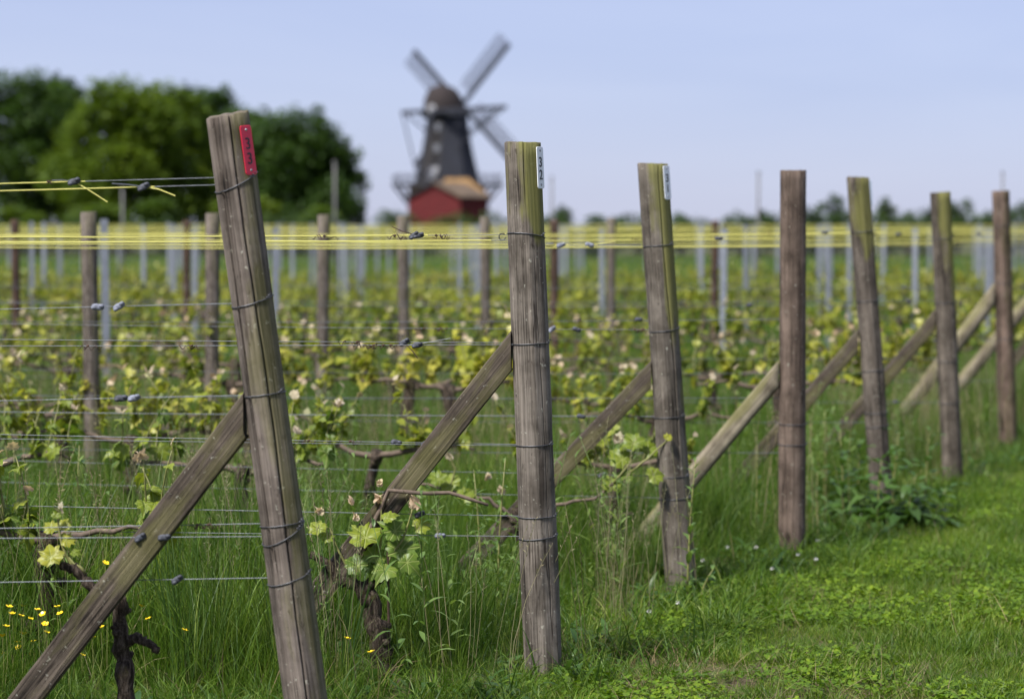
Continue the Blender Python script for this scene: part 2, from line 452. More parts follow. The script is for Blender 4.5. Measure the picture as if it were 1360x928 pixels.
L.new(n2.outputs['Fac'], bp.inputs['Height']); L.new(bp.outputs[0], b.inputs['Normal'])
M['ground'] = gm

# ------------------------------------------------------------------ ground
g = MB()
xs = [-1500, -300, -60, -20, -8, -4, -2, 0, 2, 4, 8, 20, 60, 300, 1500]
ys = [-200, -20, 0, 4, 6, 8, 10, 12, 14, 17, 20, 30, 50, 90, 150, 300, 700, 2600]
for yy in ys:
    for xx in xs:
        z = 0.0
        if 4 <= yy <= 30 and -8 <= xx <= 8: z = 0.012 * math.sin(xx * 1.7 + yy * .9)
        g.v.append((xx, yy, z))
for j in range(len(ys) - 1):
    for i in range(len(xs) - 1):
        a = j * len(xs) + i
        g.f.append((a, a + 1, a + 1 + len(xs), a + len(xs)))
o = g.build('ground', M['ground'], smooth=True)
tag(o, 'grassy vineyard ground reaching to the horizon', 'ground', kind='structure')

# ------------------------------------------------------------------ rows of the vineyard
TH = math.radians(4.0)
RD = Vector((-math.cos(TH), math.sin(TH), 0))      # along a row, away from the lane
RN = Vector((math.sin(TH), math.cos(TH), 0))       # across the rows

ROWS = []   # each: base point of the end post
NEAR = [(414, 6.5, (302, 153)), (722.5, 7.7, (694, 190)), (907, 9.5, (867, 218)), (1054, 10.6, (1053.5, 227)),
        (1176, 12.3, (1139.5, 236)), (1269, 13.6, (1249, 256)), (1342, 15.6, (1329, 254))]
for px, Y, top in NEAR:
    bp_ = at(px, HORIZ + 10, Y); bp_.z = 0
    ROWS.append(bp_)
while ROWS[-1].y < 62:
    ROWS.append(ROWS[-1] + Vector((0.66, 1.65, 0)))
def on_row(k, px, py):
    d = ray(px, py); c = Vector((0, 0, CAMH))
    t = RN.dot(ROWS[k] - c) / RN.dot(d)
    return c + d * t
_ly = [r.y for r in ROWS]; _lx = [r.x for r in ROWS]
def xline(y):
    y = np.asarray(y, float)
    return np.where(y < _ly[0], _lx[0] + (y - _ly[0]) * 0.42, np.interp(y, _ly, _lx))

WHO = ['red-tagged leaning post', 'white-tagged upright mossy post', 'green-streaked leaning post', 'reddish brown untagged post', 'leaning post with the teal tag',
       'olive mossy untagged post', 'brown round untagged post']

# ---- posts
def post_mesh(name, r, h, mat, seed, cracks=(), facets=9, fac=0.5, cut=(0.0, 0.0), nseg=64, nring=46, knots=3, rough=1.0):
    q = random.Random(seed)
    ph = q.uniform(0, 6)
    base = [(2 * PI * i / nseg) for i in range(nseg)]
    for a0, z0, z1, wd, dp in cracks:
        a0 = a0 % (2 * PI)
        k = wd / r
        base = [a for a in base if abs((a - a0 + PI) % (2 * PI) - PI) > 3.2 * k + 0.02]
        base += [a0 + m_ * k for m_ in (-2.6, -1.2, -0.55, 0, 0.55, 1.2, 2.6)]
    base = sorted(a % (2 * PI) for a in base)
    n = len(base)
    wob = [(q.uniform(-1, 1), q.uniform(2, 9), q.uniform(0, 6)) for _ in range(5)]
    kn = [(q.uniform(-PI, 0), q.uniform(0.25, 0.9) * h, q.uniform(0.012, 0.022), q.uniform(0.002, 0.004)) for _ in range(knots)]
    mb = MB()
    def path(a0, z):
        return 0.09 * math.sin(z * 2.3 + a0 * 5) + 0.045 * math.sin(z * 6.1 + a0 * 3) + 0.012 * math.sin(z * 31 + a0)
    def radius(a, z):
        step = 2 * PI / facets
        t = ((a + ph) % step) - step / 2
        poly = math.cos(step / 2) / math.cos(t)
        rr = r * ((1 - fac) + fac * poly * 1.03)
        rr *= 1.0 + 0.05 * (0.5 - z / h)
        for am, fr, p in wob:
            rr += 0.0011 * rough * am * math.sin(fr * z + p + 2 * a * math.copysign(1, am))
        return rr
    for j in range(nring + 1):
        t = j / nring
        z = -0.25 + (h + 0.25) * t
        for a in base:
            sh = 0.0
            for a0, z0, z1, wd, dp in cracks:
                d = (a - a0 + PI) % (2 * PI) - PI
                sh += path(a0, z) * max(0.0, 1 - abs(d) / 0.55)
            a2 = a + sh
            rr = radius(a2, z)
            for a0, z0, z1, wd, dp in cracks:
                d = abs((a - a0 + PI) % (2 * PI) - PI) * r
                if d < wd * 1.3 and z0 <= z <= z1 + 0.01:
                    e = min(1, (z - z0) / 0.12 + 0.05, (z1 + 0.3 - z) / 0.12 if z1 < h - 0.02 else 1)
                    rr -= dp * e * max(0, 1 - d / (wd * 0.8))
            for ka, kz, ks, kd in kn:
                dd = math.hypot(((a2 - ka + PI) % (2 * PI) - PI) * r, (z - kz) * 0.6)
                rr += kd * math.exp(-(dd / ks) ** 2)
            x, y = rr * math.cos(a2), rr * math.sin(a2)
            zz = z
            if t > 0.985: zz = z + cut[0] * x + cut[1] * y + 0.0015 * math.sin(a2 * 7 + ph)
            mb.v.append((x, y, zz))
    for j in range(nring):
        for i in range(n):
            i2 = (i + 1) % n
            mb.f.append((j * n + i, j * n + i2, (j + 1) * n + i2, (j + 1) * n + i))
    topi = nring * n
    # rounded arris then cap
    ring = [mb.v[topi + i] for i in range(n)]
    s1 = len(mb.v)
    for x, y, z in ring: mb.v.append((x * 0.955, y * 0.955, z + 0.0022))
    for i in range(n):
        i2 = (i + 1) % n
        mb.f.append((topi + i, topi + i2, s1 + i2, s1 + i))
    nf = len(mb.f)
    mb.v.append((0, 0, h + 0.003)); ci = len(mb.v) - 1
    for i in range(n): mb.f.append((s1 + i, s1 + (i + 1) % n, ci))
    me = mb.mesh(name, mat, True)
    me.materials.append(M['endgrain'])
    for i in range(nf, len(mb.f)): me.polygons[i].material_index = 1
    return me, radius

def band_mesh(radius, z, tilt=0.0, wr=0.0016, loops=1, seed=0):
    q = random.Random(seed); mb = MB()
    for l in range(loops):
        pts = []
        for i in range(41):
            a = 2 * PI * i / 40
            rr = radius(a, z) + wr * 0.9
            pts.append((rr * math.cos(a), rr * math.sin(a), z + l * 0.006 + tilt * math.sin(a + 0.4) * 0.06 + tilt * 0.05 * math.cos(a) + q.uniform(-.0006, .0006)))
        mb.tube(pts, wr, 6)
    # twisted end on the lane side, and a staple
    a = -0.75 + q.uniform(-.2, .2)
    rr = radius(a, z) + wr
    c = Vector((rr * math.cos(a), rr * math.sin(a), z + tilt * 0.03))
    n_ = Vector((math.cos(a), math.sin(a), 0)); t_ = Vector((-math.sin(a), math.cos(a), 0))
    pts = [c + n_ * (0.003 + 0.004 * math.sin(i * 1.6)) + t_ * 0.004 * math.cos(i * 1.6) + t_ * (i * 0.0022) + Vector((0, 0, 0.0028 * i * 0.5)) for i in range(9)]
    mb.tube(pts, wr * 0.95, 5)
    return mb

def digit_mesh(txt, size, mat):
    cu = bpy.data.curves.new('digit', 'FONT')
    cu.body = txt; cu.size = size; cu.align_x = 'CENTER'; cu.align_y = 'CENTER'
    cu.extrude = 0.0004; cu.offset = size * 0.012
    o_ = bpy.data.objects.new('digit_tmp', cu)
    col.objects.link(o_)
    dg = bpy.context.evaluated_depsgraph_get()
    me = bpy.data.meshes.new_from_object(o_.evaluated_get(dg))
    bpy.data.objects.remove(o_)
    me.name = 'digit'; me.materials.clear(); me.materials.append(mat)
    return me

def rounded_plate(wd, ht, th, rad, n=5):
    mb = MB(); out = []
    for cx, cy, a0 in ((wd / 2 - rad, ht / 2 - rad, 0), (-wd / 2 + rad, ht / 2 - rad, PI / 2), (-wd / 2 + rad, -ht / 2 + rad, PI), (wd / 2 - rad, -ht / 2 + rad, 3 * PI / 2)):
        for i in range(n + 1):
            a = a0 + PI / 2 * i / n
            out.append((cx + rad * math.cos(a), cy + rad * math.sin(a)))
    k = len(out)
    e = 0.0006
    for sc_, z in ((1, 0), (1, th - e), (1 - 2 * e / wd, th)):
        mb.v += [(x * sc_, y * sc_, z) for x, y in out]
    for j in range(2):
        for i in range(k): mb.f.append((j * k + i, j * k + (i + 1) % k, (j + 1) * k + (i + 1) % k, (j + 1) * k + i))
    mb.f.append(tuple(range(k - 1, -1, -1))); mb.f.append(tuple(2 * k + i for i in range(k)))
    return mb

def add_tag(post, radius, ang, zc, mat, digits, roll=0.0, wd=0.042, ht=0.132, out=0.0015):
    """number plate with two screws and stacked digits, facing outward at angle ang"""
    n_ = Vector((math.cos(ang), math.sin(ang), 0)); t_ = Vector((-math.sin(ang), math.cos(ang), 0)); u_ = Vector((0, 0, 1))
    rot = Matrix((t_, u_, n_)).transposed().to_quaternion() @ Quaternion((0, 0, 1), roll)
    rr = max(radius(ang + d, zc) for d in (-.3, 0, .3)) + out
    pl = rounded_plate(wd, ht, 0.0022, 0.007).build('number_tag', mat, post, n_ * rr + u_ * zc, rot)
    for yy in (ht / 2 - 0.012, -ht / 2 + 0.012):
        MB().ball((0, yy, 0.0024), (0.0042, 0.0042, 0.0022), None, 10, 4).build('screw', M['screw'], pl, smooth=True)
    for d, yy in zip(digits, (0.016, -0.024) if len(digits) == 2 else (0.0,)):
        link('digit', digit_mesh(d, 0.044, M['ink']), pl, (0, yy, 0.0029))
    return pl

POSTS = []
def end_post(k, r, mat, bands, cracks, seed, label, facets=9, fac=0.55, cut=(0, 0), tagdef=None, knots=3, rough=1.0, dbl=()):
    px, Y, top = NEAR[k]
    b0 = ROWS[k]
    tp = at(top[0], top[1], Y)
    ax = tp - b0
    e = empty('end_post', b0, Vector((0, 0, 1)).rotation_difference(ax))
    tag(e, label, 'fence post', 'end posts of the vine rows')
    me, rad = post_mesh('timber', r, ax.length, mat, seed, cracks, facets, fac, cut, knots=knots, rough=rough)
    link('timber', me, e)
    for i, (py, tl) in enumerate(bands):
        # height along the axis of the point whose picture row is py
        t = (at(0, py, Y).z) / tp.z * ax.length
        band_mesh(rad, t, tl, 0.0017, 2 if i in dbl else 1, seed + i).build('wire_tie', M['band'], e, smooth=True)
    if tagdef:
        ang, py, mt, dg, roll = tagdef
        t = (at(0, py, Y).z) / tp.z * ax.length
        add_tag(e, rad, ang, t, M[mt], dg, roll)
    POSTS.append((e, rad, ax))
    return e

FRONT = -PI / 2
end_post(0, 0.057, M['post33'], [(242, .25), (400, .12), (523, .0), (695, .0), (707, .3), (766, .15)],
         [(FRONT + .20, -0.3, 1.9, .0030, .016), (FRONT - .62, .55, 1.9, .0050, .020)], 3,
         'thick leaning grey post with red tag numbered 33', 8, .55, (0.05, 0.12), (FRONT + .92, 203, 'red', '33', 0.0), 2)
end_post(1, 0.0595, M['post32'], [(313, -.12), (456, 0), (590, 0), (685, 0), (712, .05)],
         [(FRONT - .02, 1.52, 1.8, .0016, .010), (FRONT + .55, .2, 1.3, .0014, .006)], 14,
         'upright mossy grey post with white tag numbered 32', 8, .75, (-0.06, 0.02), (FRONT + 1.06, 224, 'white', '32', 0.0), 4)
end_post(2, 0.0605, M['post31'], [(326, 0), (438, .05), (553, 0), (632, 0), (661, 0)],
         [(FRONT + .35, .5, 1.8, .0022, .014)], 21,
         'leaning green-streaked post with white tag numbered 31', 9, .6, (-0.10, 0.02), (FRONT + .90, 244, 'white', '31', 0.0), 4)
end_post(3, 0.058, M['post30'], [(563, 0), (590, 0)], [(FRONT - .9, .0, .7, .0014, .004)], 34,
         'smooth round reddish brown post without a tag', 16, .12, (0.0, 0.02), None, 6, .8)
end_post(4, 0.0575, M['post29'], [(308, 0), (400, 0), (492, 0), (548, 0), (566, 0)],
         [(FRONT + .5, .1, 1.5, .0035, .012)], 41,
         'dark leaning post with teal tag edge near its top', 7, .8, (-0.12, 0.0), (FRONT + 1.42, 258, 'teal', '', 0.0), 3, 1.8)
end_post(5, 0.0575, M['post28'], [(317, 0), (402, 0), (480, 0), (535, 0)], [(FRONT + .2, .1, 1.2, .002, .008)], 55,
         'olive mossy untagged post between the teal-tagged post and the brown round post', 9, .5, (0.02, 0.0), None, 3)
end_post(6, 0.0575, M['post27'], [(300, 0), (376, 0), (450, 0)], [(FRONT + .75, .0, 1.7, .004, .012)], 62,
         'slim brown round post farthest along the mown lane', 12, .3, (0.0, 0.0), None, 3)

# ---- struts
def strut(k, topz, run, wd, th, mat, label, power=5.0, offset=0.0, seed=0, side=0.0):
    q = random.Random(seed)
    e, rad, ax = POSTS[k] if k < len(POSTS) else (None, None, Vector((0, 0, 1.7)))
    tp = ROWS[k] + ax * (topz / ax.z) + RD * 0.062 - RN * side
    bt = tp + RD * (run * (topz + .12) / topz)
    bt.z = -0.12
    axis = (bt - tp).normalized()
    yv = RN.copy(); xv = yv.cross(axis).normalized()
    Lg = (bt - tp).length
    mb = MB(); n = 28; nr_ = 34
    rm = Matrix((xv, yv, axis)).transposed()
    inv = rm.inverted()
    for j in range(nr_ + 1):
        z = Lg * j / nr_
        for i in range(n):
            a = 2 * PI * (i + .5) / n
            c, s = math.cos(a), math.sin(a)
            rr = (abs(c) ** power + abs(s) ** power) ** (-1 / power)
            wob = 1 + 0.02 * math.sin(z * 5 + seed) + 0.012 * math.sin(z * 13 + 3 * a + seed) + q.uniform(-.006, .006)
            x, y = rr * c * wd / 2 * wob, rr * s * th / 2 * wob
            zz = z
            if j == 0:      # upper end cut plumb against the post
                world = rm @ Vector((x, y, 0))
                along = (rm @ Vector((0, 0, 1))).dot(RD)
                zz = -world.dot(RD) / along
            mb.v.append((x, y, zz))
    for j in range(nr_):
        for i in range(n):
            i2 = (i + 1) % n
            mb.f.append((j * n + i, j * n + i2, (j + 1) * n + i2, (j + 1) * n + i))
    mb.f.append(tuple(reversed(range(n))))
    mb.f.append(tuple(nr_ * n + i for i in range(n)))
    o_ = mb.build('brace_strut', mat, None, tp, rm.to_quaternion())
    me = o_.data
    if power < 4: me.polygons.foreach_set('use_smooth', [True] * len(me.polygons))
    tag(o_, label, 'strut', 'slanting struts propping the end posts')
    return o_

def strut_px(k, p_top, p_far, *a, **kw):
    A, B = on_row(k, *p_top), on_row(k, *p_far)
    e, rad, ax = POSTS[k]
    s = (A - B)
    slope = math.hypot(s.x, s.y) / s.z
    return strut(k, A.z, A.z * slope, *a, **kw)

strut_px(0, (316, 552), (25, 928), .080, .058, M['strut'], 'square-sawn timber strut propping the red-tagged leaning post', 9, seed=1)
strut_px(1, (682, 466), (425, 790), .079, .060, M['strut'], 'square-sawn timber strut propping the upright mossy white-tagged post', 9, seed=2)
strut_px(2, (866, 497), (680, 690), .074, .060, M['strut'], 'square-sawn timber strut propping the green-streaked leaning post', 9, seed=3)
strut_px(3, (1037, 497), (862, 705), .080, .070, M['strut_pale'], 'pale half-round strut propping the reddish brown round post', 3.2, seed=4)
strut_px(4, (1141, 452), (1000, 615), .074, .060, M['strut'], 'square timber strut propping the post with the teal tag', 7, seed=5)
strut_px(5, (1243, 425), (1100, 592), .074, .060, M['strut'], 'dark timber strut propping the olive mossy untagged post', 7, seed=6)
strut_px(6, (1322, 392), (1235, 505), .095, .095, M['strut_pale'], 'round pale pole propping the slim brown round post', 2, seed=7)

def far_end_post(k, label):
    e = empty('end_post', ROWS[k]); tag(e, label, 'fence post', 'end posts of the vine rows')
    me, rad = post_mesh('timber', 0.057, 1.68, M['line_post'], 70 + k, (), 10, .4)
    link('timber', me, e)
    for z in (1.38, 1.03, .7): band_mesh(rad, z, 0, .0017, 1, k).build('wire_tie', M['band'], e)
    POSTS.append((e, rad, Vector((0, 0, 1.68))))
far_end_post(7, 'grey end post next along the lane after the slim brown one')
far_end_post(8, 'grey end post second along the lane after the slim brown one')
_fe = None
for k in range(9, len(ROWS)):      # the rest of the lane edge, out of the picture's side
    e = empty('end_post', ROWS[k]); tag(e, 'grey wooden end post in the distant stretch of the lane edge', 'fence post', 'distant end posts along the lane')
    if _fe is None: _fe = post_mesh('timber', 0.057, 1.66, M['line_post'], 90, (), 10, .4, (0.04, 0), 20, 12, 2)[0]
    link('timber', _fe, e)
strut(7, 1.06, .86, .095, .095, M['strut_pale'], 'round pole strut crossing behind the slim brown round post', 2, seed=8)
strut(8, 1.04, .86, .080, .060, M['strut'], 'dark strut low behind the slim brown round post', 7, seed=9)

# ------------------------------------------------------------------ wires
def gripple(parent, c, mat, yaw=0.0, s=1.0):
    mb = MB()
    R = Matrix.Rotation(yaw, 3, 'Y'); s = s * .82
    mb.ball(c, (0.022 * s, 0.006 * s, 0.011 * s), R, 12, 8)
    for sg in (-1, 1): mb.ball(Vector(c) + R @ Vector((sg * 0.012 * s, -0.002, sg * 0.005 * s)), (0.010 * s, 0.0075 * s, 0.007 * s), R, 8, 6)
    return mb.build('wire_joiner', mat, parent, smooth=True)

def curl(parent, c, seed, s=1.0):
    q = random.Random(seed); mb = MB()
    for _ in range(3):
        x0 = q.uniform(-.03, .03) * s
        pts = []; a0 = q.uniform(0, 6); rr = q.uniform(.004, .009) * s; dirx = q.choice((-1, 1))
        for i in range(14):
            a = a0 + i * .62
            pts.append((c[0] + x0 + dirx * i * .0022 * s, c[1] + rr * math.cos(a) * .8, c[2] - .003 + rr * math.sin(a) - .0006 * i * q.random()))
        mb.tube(pts, [.0016 * (1 - .04 * i) for i in range(14)], 5)
    mb.ball((c[0] + .01 * s, c[1] - .003, c[2]), (.005 * s, .005, .004 * s), None, 7, 5)
    return mb.build('dried_tendril', M['tendril'], parent, smooth=True)

def tail(parent, pts, mat, r=.0016):
    return MB().tube(pts, r, 5).build('loose_end', mat, parent)

def wire(k, a, b_, label, mat='wire', split=None, mat2='yellow', joins=(), curls=(), cat='wire', group=None, r=0.0012, ext=9.0, off=0.0):
    """wire of row k through picture points a (at the post) and b_, running on along the row"""
    A = on_row(k, *a); B = on_row(k, *b_)
    A = A - RN * off; B = B - RN * off
    dz = (B.z - A.z) / (B - A).length
    dz = max(-0.02, min(0.02, dz))
    d = Vector((RD.x, RD.y, dz))
    root = empty('trellis_wire', A); tag(root, label, cat, group)
    def pt(s):      # small sag between supports
        return d * s + Vector((0, 0, -0.010 * math.sin(min(s, 4.4) / 4.4 * PI)))
    def s_at(px):
        lo, hi = -0.5, 12
        for _ in range(40):
            m_ = (lo + hi) / 2; p = A + pt(m_)
            if 680 + FPX * p.x / p.y > px: lo = m_
            else: hi = m_
        return lo
    ss = [0.0] + [i * .3 for i in range(1, int(ext / .3))]
    if split is None:
        MB().tube([pt(s) for s in ss], r, 6).build('strand', M[mat], root)
    else:
        s0 = s_at(split)
        MB().tube([pt(s) for s in ss if s < s0 - .02] + [pt(s0 + .03)], r, 6).build('strand', M[mat], root)
        MB().tube([pt(s0 - .03)] + [pt(s) for s in ss if s > s0 + .02], r * 1.35, 6).build('cord', M[mat2], root)
    for j, jx in enumerate(joins):
        m_ = M['gripple']
        if isinstance(jx, tuple): jx, m_ = jx[0], M[jx[1]]
        c = pt(s_at(jx)) + Vector((0, -0.004, 0))
        gripple(root, c, m_, rnd.uniform(-.5, .5))
    for jx in curls:
        curl(root, pt(s_at(jx)), int(jx * 7 + k))
    return root, pt, s_at

G_ = lambda k: 'trellis wires tied to the ' + WHO[k]
W = 'grey trellis wire tied {} on the ' + '{}'
r_, pt, s_at = wire(0, (290, 236), (0, 242), 'upper yellow-ended top wire tied to the red-tagged leaning post', split=100, joins=(100,), group=G_(0))
c = pt(s_at(100)); tail(r_, [c, c + Vector((.035, -.004, -.02)), c + Vector((.09, -.006, -.055))], M['yellow'], .0018)
tail(r_, [c, c + Vector((-.03, -.004, .004)), c + Vector((-.06, -.004, .003))], M['wire']); curl(r_, c + Vector((-.065, 0, .004)), 3, .4)
r_, pt, s_at = wire(0, (290, 246), (0, 252), 'lower yellow-ended top wire tied to the red-tagged leaning post', split=192, joins=(192,), group=G_(0), off=.03)
c = pt(s_at(192)); tail(r_, [c, c + Vector((.04, -.004, -.006)), c + Vector((.085, -.004, -.024))], M['yellow'], .002)
tail(r_, [c, c + Vector((-.04, -.004, .006)), c + Vector((-.085, -.004, .009))], M['wire'])
wire(0, (311, 403), (0, 413), 'grey trellis wire tied second from the top on the red-tagged leaning post', joins=((130, 'zinc'), (158, 'zinc')), group=G_(0))
wire(0, (325, 525), (0, 541), 'grey trellis wire tied third from the top on the red-tagged leaning post', joins=((160, 'gripple'), (177, 'zinc')), group=G_(0))
wire(0, (348, 695), (0, 700), 'grey trellis wire tied just above the crooked tie on the red-tagged leaning post', group=G_(0), curls=(255, 270))
wire(0, (350, 710), (0, 710), 'grey trellis wire tied fifth from the top on the red-tagged leaning post', joins=(184, 216), group=G_(0), off=.035)
wire(0, (358, 767), (0, 771), 'lowest grey trellis wire tied to the red-tagged leaning post', joins=(233,), group=G_(0))
# second row
r_, pt, s_at = wire(1, (676, 312), (0, 311), 'upper yellow-ended top wire tied to the upright mossy post with tag 32', split=556, joins=(556, 550), curls=(520, 575, 427), group=G_(1))
c = pt(s_at(556)); tail(r_, [c, c + Vector((-.05, -.01, .012)), c + Vector((-.085, -.01, .028))], M['tendril'])
hook = MB(); hook.tube([pt(0.012) + Vector((-.009 + .011 * math.cos(a / 8 * 5.2 + .9), -.004, -.006 + .011 * math.sin(a / 8 * 5.2 + .9))) for a in range(9)], .002, 6)
hook.build('hook', M['band'], r_)
wire(1, (676, 319), (0, 318), 'lower yellow-ended top wire tied to the upright mossy post with tag 32', split=640, joins=(), group=G_(1), off=.03)
r_, pt, s_at = wire(1, (682, 455), (0, 447), 'upper grey wire tied second from the top on the upright mossy post', joins=(537,), curls=(470,), group=G_(1))
r_, pt, s_at = wire(1, (682, 457), (0, 455), 'lower grey wire tied second from the top on the upright mossy post', joins=(554,), curls=(492, 505, 515, 112, 250), group=G_(1), off=.03)
c = pt(s_at(540)); tail(r_, [c, c + Vector((.02, -.006, -.02)), c + Vector((.035, -.006, -.042))], M['tendril'])
tail(r_, [c, c + Vector((.05, -.006, .006)), c + Vector((.14, -.006, .022))], M['wire'], .0009)
wire(1, (687, 590), (0, 573), 'grey trellis wire tied third from the top on the upright mossy post with tag 32', joins=(526, 566), curls=(460, 405), group=G_(1))
wire(1, (687, 591), (0, 578), 'fine grey wire running beside the third wire of the upright mossy post', group=G_(1), r=.001, off=.02)
wire(1, (692, 685), (0, 667), 'grey trellis wire tied fourth from the top on the upright mossy post with tag 32', joins=((557, 'gripple'),), group=G_(1))
wire(1, (693, 712), (0, 700), 'lowest grey trellis wire tied to the upright mossy post with tag 32', joins=((584, 'zinc'),), group=G_(1), r=.0012)
# third row
r_, pt, s_at = wire(2, (852, 325), (500, 323), 'upper yellow-ended top wire tied to the green-streaked leaning post', split=783, joins=((783, 'zinc'), (730, 'gripple')), group=G_(2))
c = pt(s_at(783)); tail(r_, [c, c + Vector((.05, -.005, .006)), c + Vector((.1, -.005, .014))], M['yellow'])
wire(2, (852, 327), (500, 319), 'lower yellow-ended top wire tied to the green-streaked leaning post', split=745, joins=((745, 'zinc'),), group=G_(2), off=.03)
wire(2, (866, 438), (560, 434), 'grey trellis wire tied second from the top on the green-streaked leaning post', joins=(766, (733, 'zinc')), curls=(590, 560, 850, 840), group=G_(2))
wire(2, (874, 553), (400, 548), 'grey trellis wire tied third from the top on the green-streaked leaning post', joins=(772,), curls=(690,), group=G_(2), r=.0017)
wire(2, (881, 632), (700, 627), 'grey trellis wire tied fourth from the top on the green-streaked leaning post', joins=(800,), group=G_(2))
wire(2, (883, 661), (700, 656), 'lowest grey trellis wire tied to the green-streaked leaning post', group=G_(2), r=.0012)
# rows beyond: wires by height
HTS = [(1.405, 'yellow', 'upper yellow top cord'), (1.36, 'yellow', 'lower yellow top cord'), (1.04, 'wire', 'second grey wire from the top'), (.70, 'wire', 'third grey wire from the top'), (.46, 'wire', 'lowest grey wire')]
_wcache = {}
def far_wire(k, z, mat, label, group, length, r):
    key = (mat, round(length), r)
    if key not in _wcache:
        pts = [RD * s + Vector((0, 0, -0.012 * abs(math.sin(s / 4.4 * PI)))) for s in np.linspace(0, length, int(length / 1.1) + 2)]
        _wcache[key] = MB().tube(pts, r, 5).mesh('trellis_wire', M[mat])
    o_ = link('trellis_wire', _wcache[key], None, ROWS[k] + Vector((0, 0, z)))
    tag(o_, label, 'wire', group)
    return o_
for k in range(3, 7):
    for i, (z, mt, nm) in enumerate(HTS):
        o_ = far_wire(k, z + rnd.uniform(-.012, .012), mt, nm + ' running from the ' + WHO[k], G_(k), 12, .0021 if mt == 'yellow' else .0016)
        o_.rotation_euler.y = rnd.uniform(-.004, .004)
        if mt == 'wire' or i == 0:
            for _ in range(2):
                s = rnd.uniform(.15, 1.2)
                (gripple if rnd.random() < .5 else curl)(o_, RD * s, M['gripple'] if False else (M['zinc'] if rnd.random() < .5 else M['gripple']), 0.2) if False else None
            s = rnd.uniform(.2, .9)
            gripple(o_, RD * s, M['gripple'], .2)
            curl(o_, RD * (s + rnd.uniform(.1, .5)), k * 10 + i)
for k in range(7, len(ROWS)):
    y = ROWS[k].y
    ln = ROWS[k].x + .2118 * y + 5
    for i, (z, mt, nm) in enumerate(HTS[:4] if k < 16 else (HTS[0], HTS[2])):
        far_wire(k, z + (rnd.uniform(-.05, .075) if mt == 'yellow' else rnd.uniform(-.04, .04)), mt, ('yellow top cord' if mt == 'yellow' else 'thin grey wire') + ' strung along the rows beyond the slim brown post',
                 ('yellow cords' if mt == 'yellow' else 'grey wires') + ' of the far vine rows', ln, (.0012 if k % 3 else .0018) if mt == 'yellow' else .0014)

# ------------------------------------------------------------------ line posts inside the rows
LP_LABEL = {'w': 'weathered grey wooden line post standing among the vines', 'b': 'dark brown wooden line post standing among the vines', 's': 'slim galvanised steel line post standing among the vines'}
LP_GROUP = {'w': 'grey wooden line posts', 'b': 'brown wooden line posts', 's': 'steel line posts'}
_pm = {}
for i in range(3):
    _pm['w', i] = post_mesh('line_post', 0.042, 1.52, M['line_post'], 100 + i, (), 10, .4, (0.05, 0), 20, 12, 2)[0]
    _pm['b', i] = post_mesh('line_post', 0.038, 1.50, M['line_post_brown'], 110 + i, (), 10, .3, (0.03, 0), 20, 12, 2)[0]
def steel_mesh(h):
    mb = MB(); t = .0025; wd, dp = .052, .034
    prof = [(-wd / 2, -dp / 2), (wd / 2, -dp / 2), (wd / 2, dp / 2), (wd / 2 - .012, dp / 2), (wd / 2 - .012, dp / 2 - t), (wd / 2 - t, dp / 2 - t),
            (wd / 2 - t, -dp / 2 + t), (.008, -dp / 2 + t), (0, -dp / 2 + t + .006), (-.008, -dp / 2 + t), (-wd / 2 + t, -dp / 2 + t), (-wd / 2 + t, dp / 2 - t), (-wd / 2 + .012, dp / 2 - t), (-wd / 2 + .012, dp / 2), (-wd / 2, dp / 2)]
    n = len(prof)
    for z in (-.2, h): mb.v += [(x, y, z) for x, y in prof]
    for i in range(n): mb.f.append((i, (i + 1) % n, n + (i + 1) % n, n + i))
    mb.f.append(tuple(n + i for i in range(n)))
    for j in range(12):     # wire notches standing out on the flanges
        z = .4 + j * .09
        for sx in (-1, 1): mb.box((sx * (wd / 2 + .0025), 0, z), (.005, .02, .022))
    return mb.mesh('line_post', M['steel'])
_pm['s', 0] = steel_mesh(1.47); _pm['s', 1] = steel_mesh(1.43); _pm['s', 2] = steel_mesh(1.50)
used_px = []
def line_post(kind, k, px, tilt=0.0):
    p = on_row(k, px, 320); p.z = 0
    o_ = link('line_post', _pm[kind, rnd.randrange(3)], None, p, (rnd.uniform(-.012, .012), rnd.uniform(-.012, .012) + tilt, rnd.uniform(-.3, .3)))
    tag(o_, LP_LABEL[kind], 'fence post', LP_GROUP[kind])
    used_px.append((px, k))
for kind, k, px in [('w', 4, 121), ('w', 5, 279), ('w', 6, 427), ('w', 7, 538), ('w', 8, 646), ('b', 9, 737), ('w', 10, 811), ('b', 11, 948), ('b', 9, 22), ('b', 11, 247),
                    ('s', 7, 141), ('s', 9, 365), ('s', 14, 57), ('s', 13, 42), ('s', 15, 190), ('s', 14, 230), ('s', 12, 258), ('s', 15, 460), ('s', 18, 481), ('s', 13, 634), ('s', 17, 660), ('s', 12, 800),
                    ('s', 16, 610), ('s', 16, 715), ('s', 18, 752), ('s', 9, 960), ('s', 14, 932), ('s', 13, 991), ('s', 12, 1101), ('s', 15, 1088), ('s', 11, 1216), ('s', 12, 1312), ('s', 14, 1128), ('s', 17, 1172)]:
    line_post(kind, k, px)
for k in range(15, len(ROWS)):
    y = ROWS[k].y
    j = 1
    while True:
        p = ROWS[k] + RD * (4.4 * j - 1.5 + (k * 7 % 5) * .25)
        j += 1
        if p.x < -.2118 * y - 2: break
        if p.x > .2118 * y + 2: continue
        px = 680 + FPX * p.x / p.y
        if rnd.random() < .08: continue
        line_post('s', k, px)

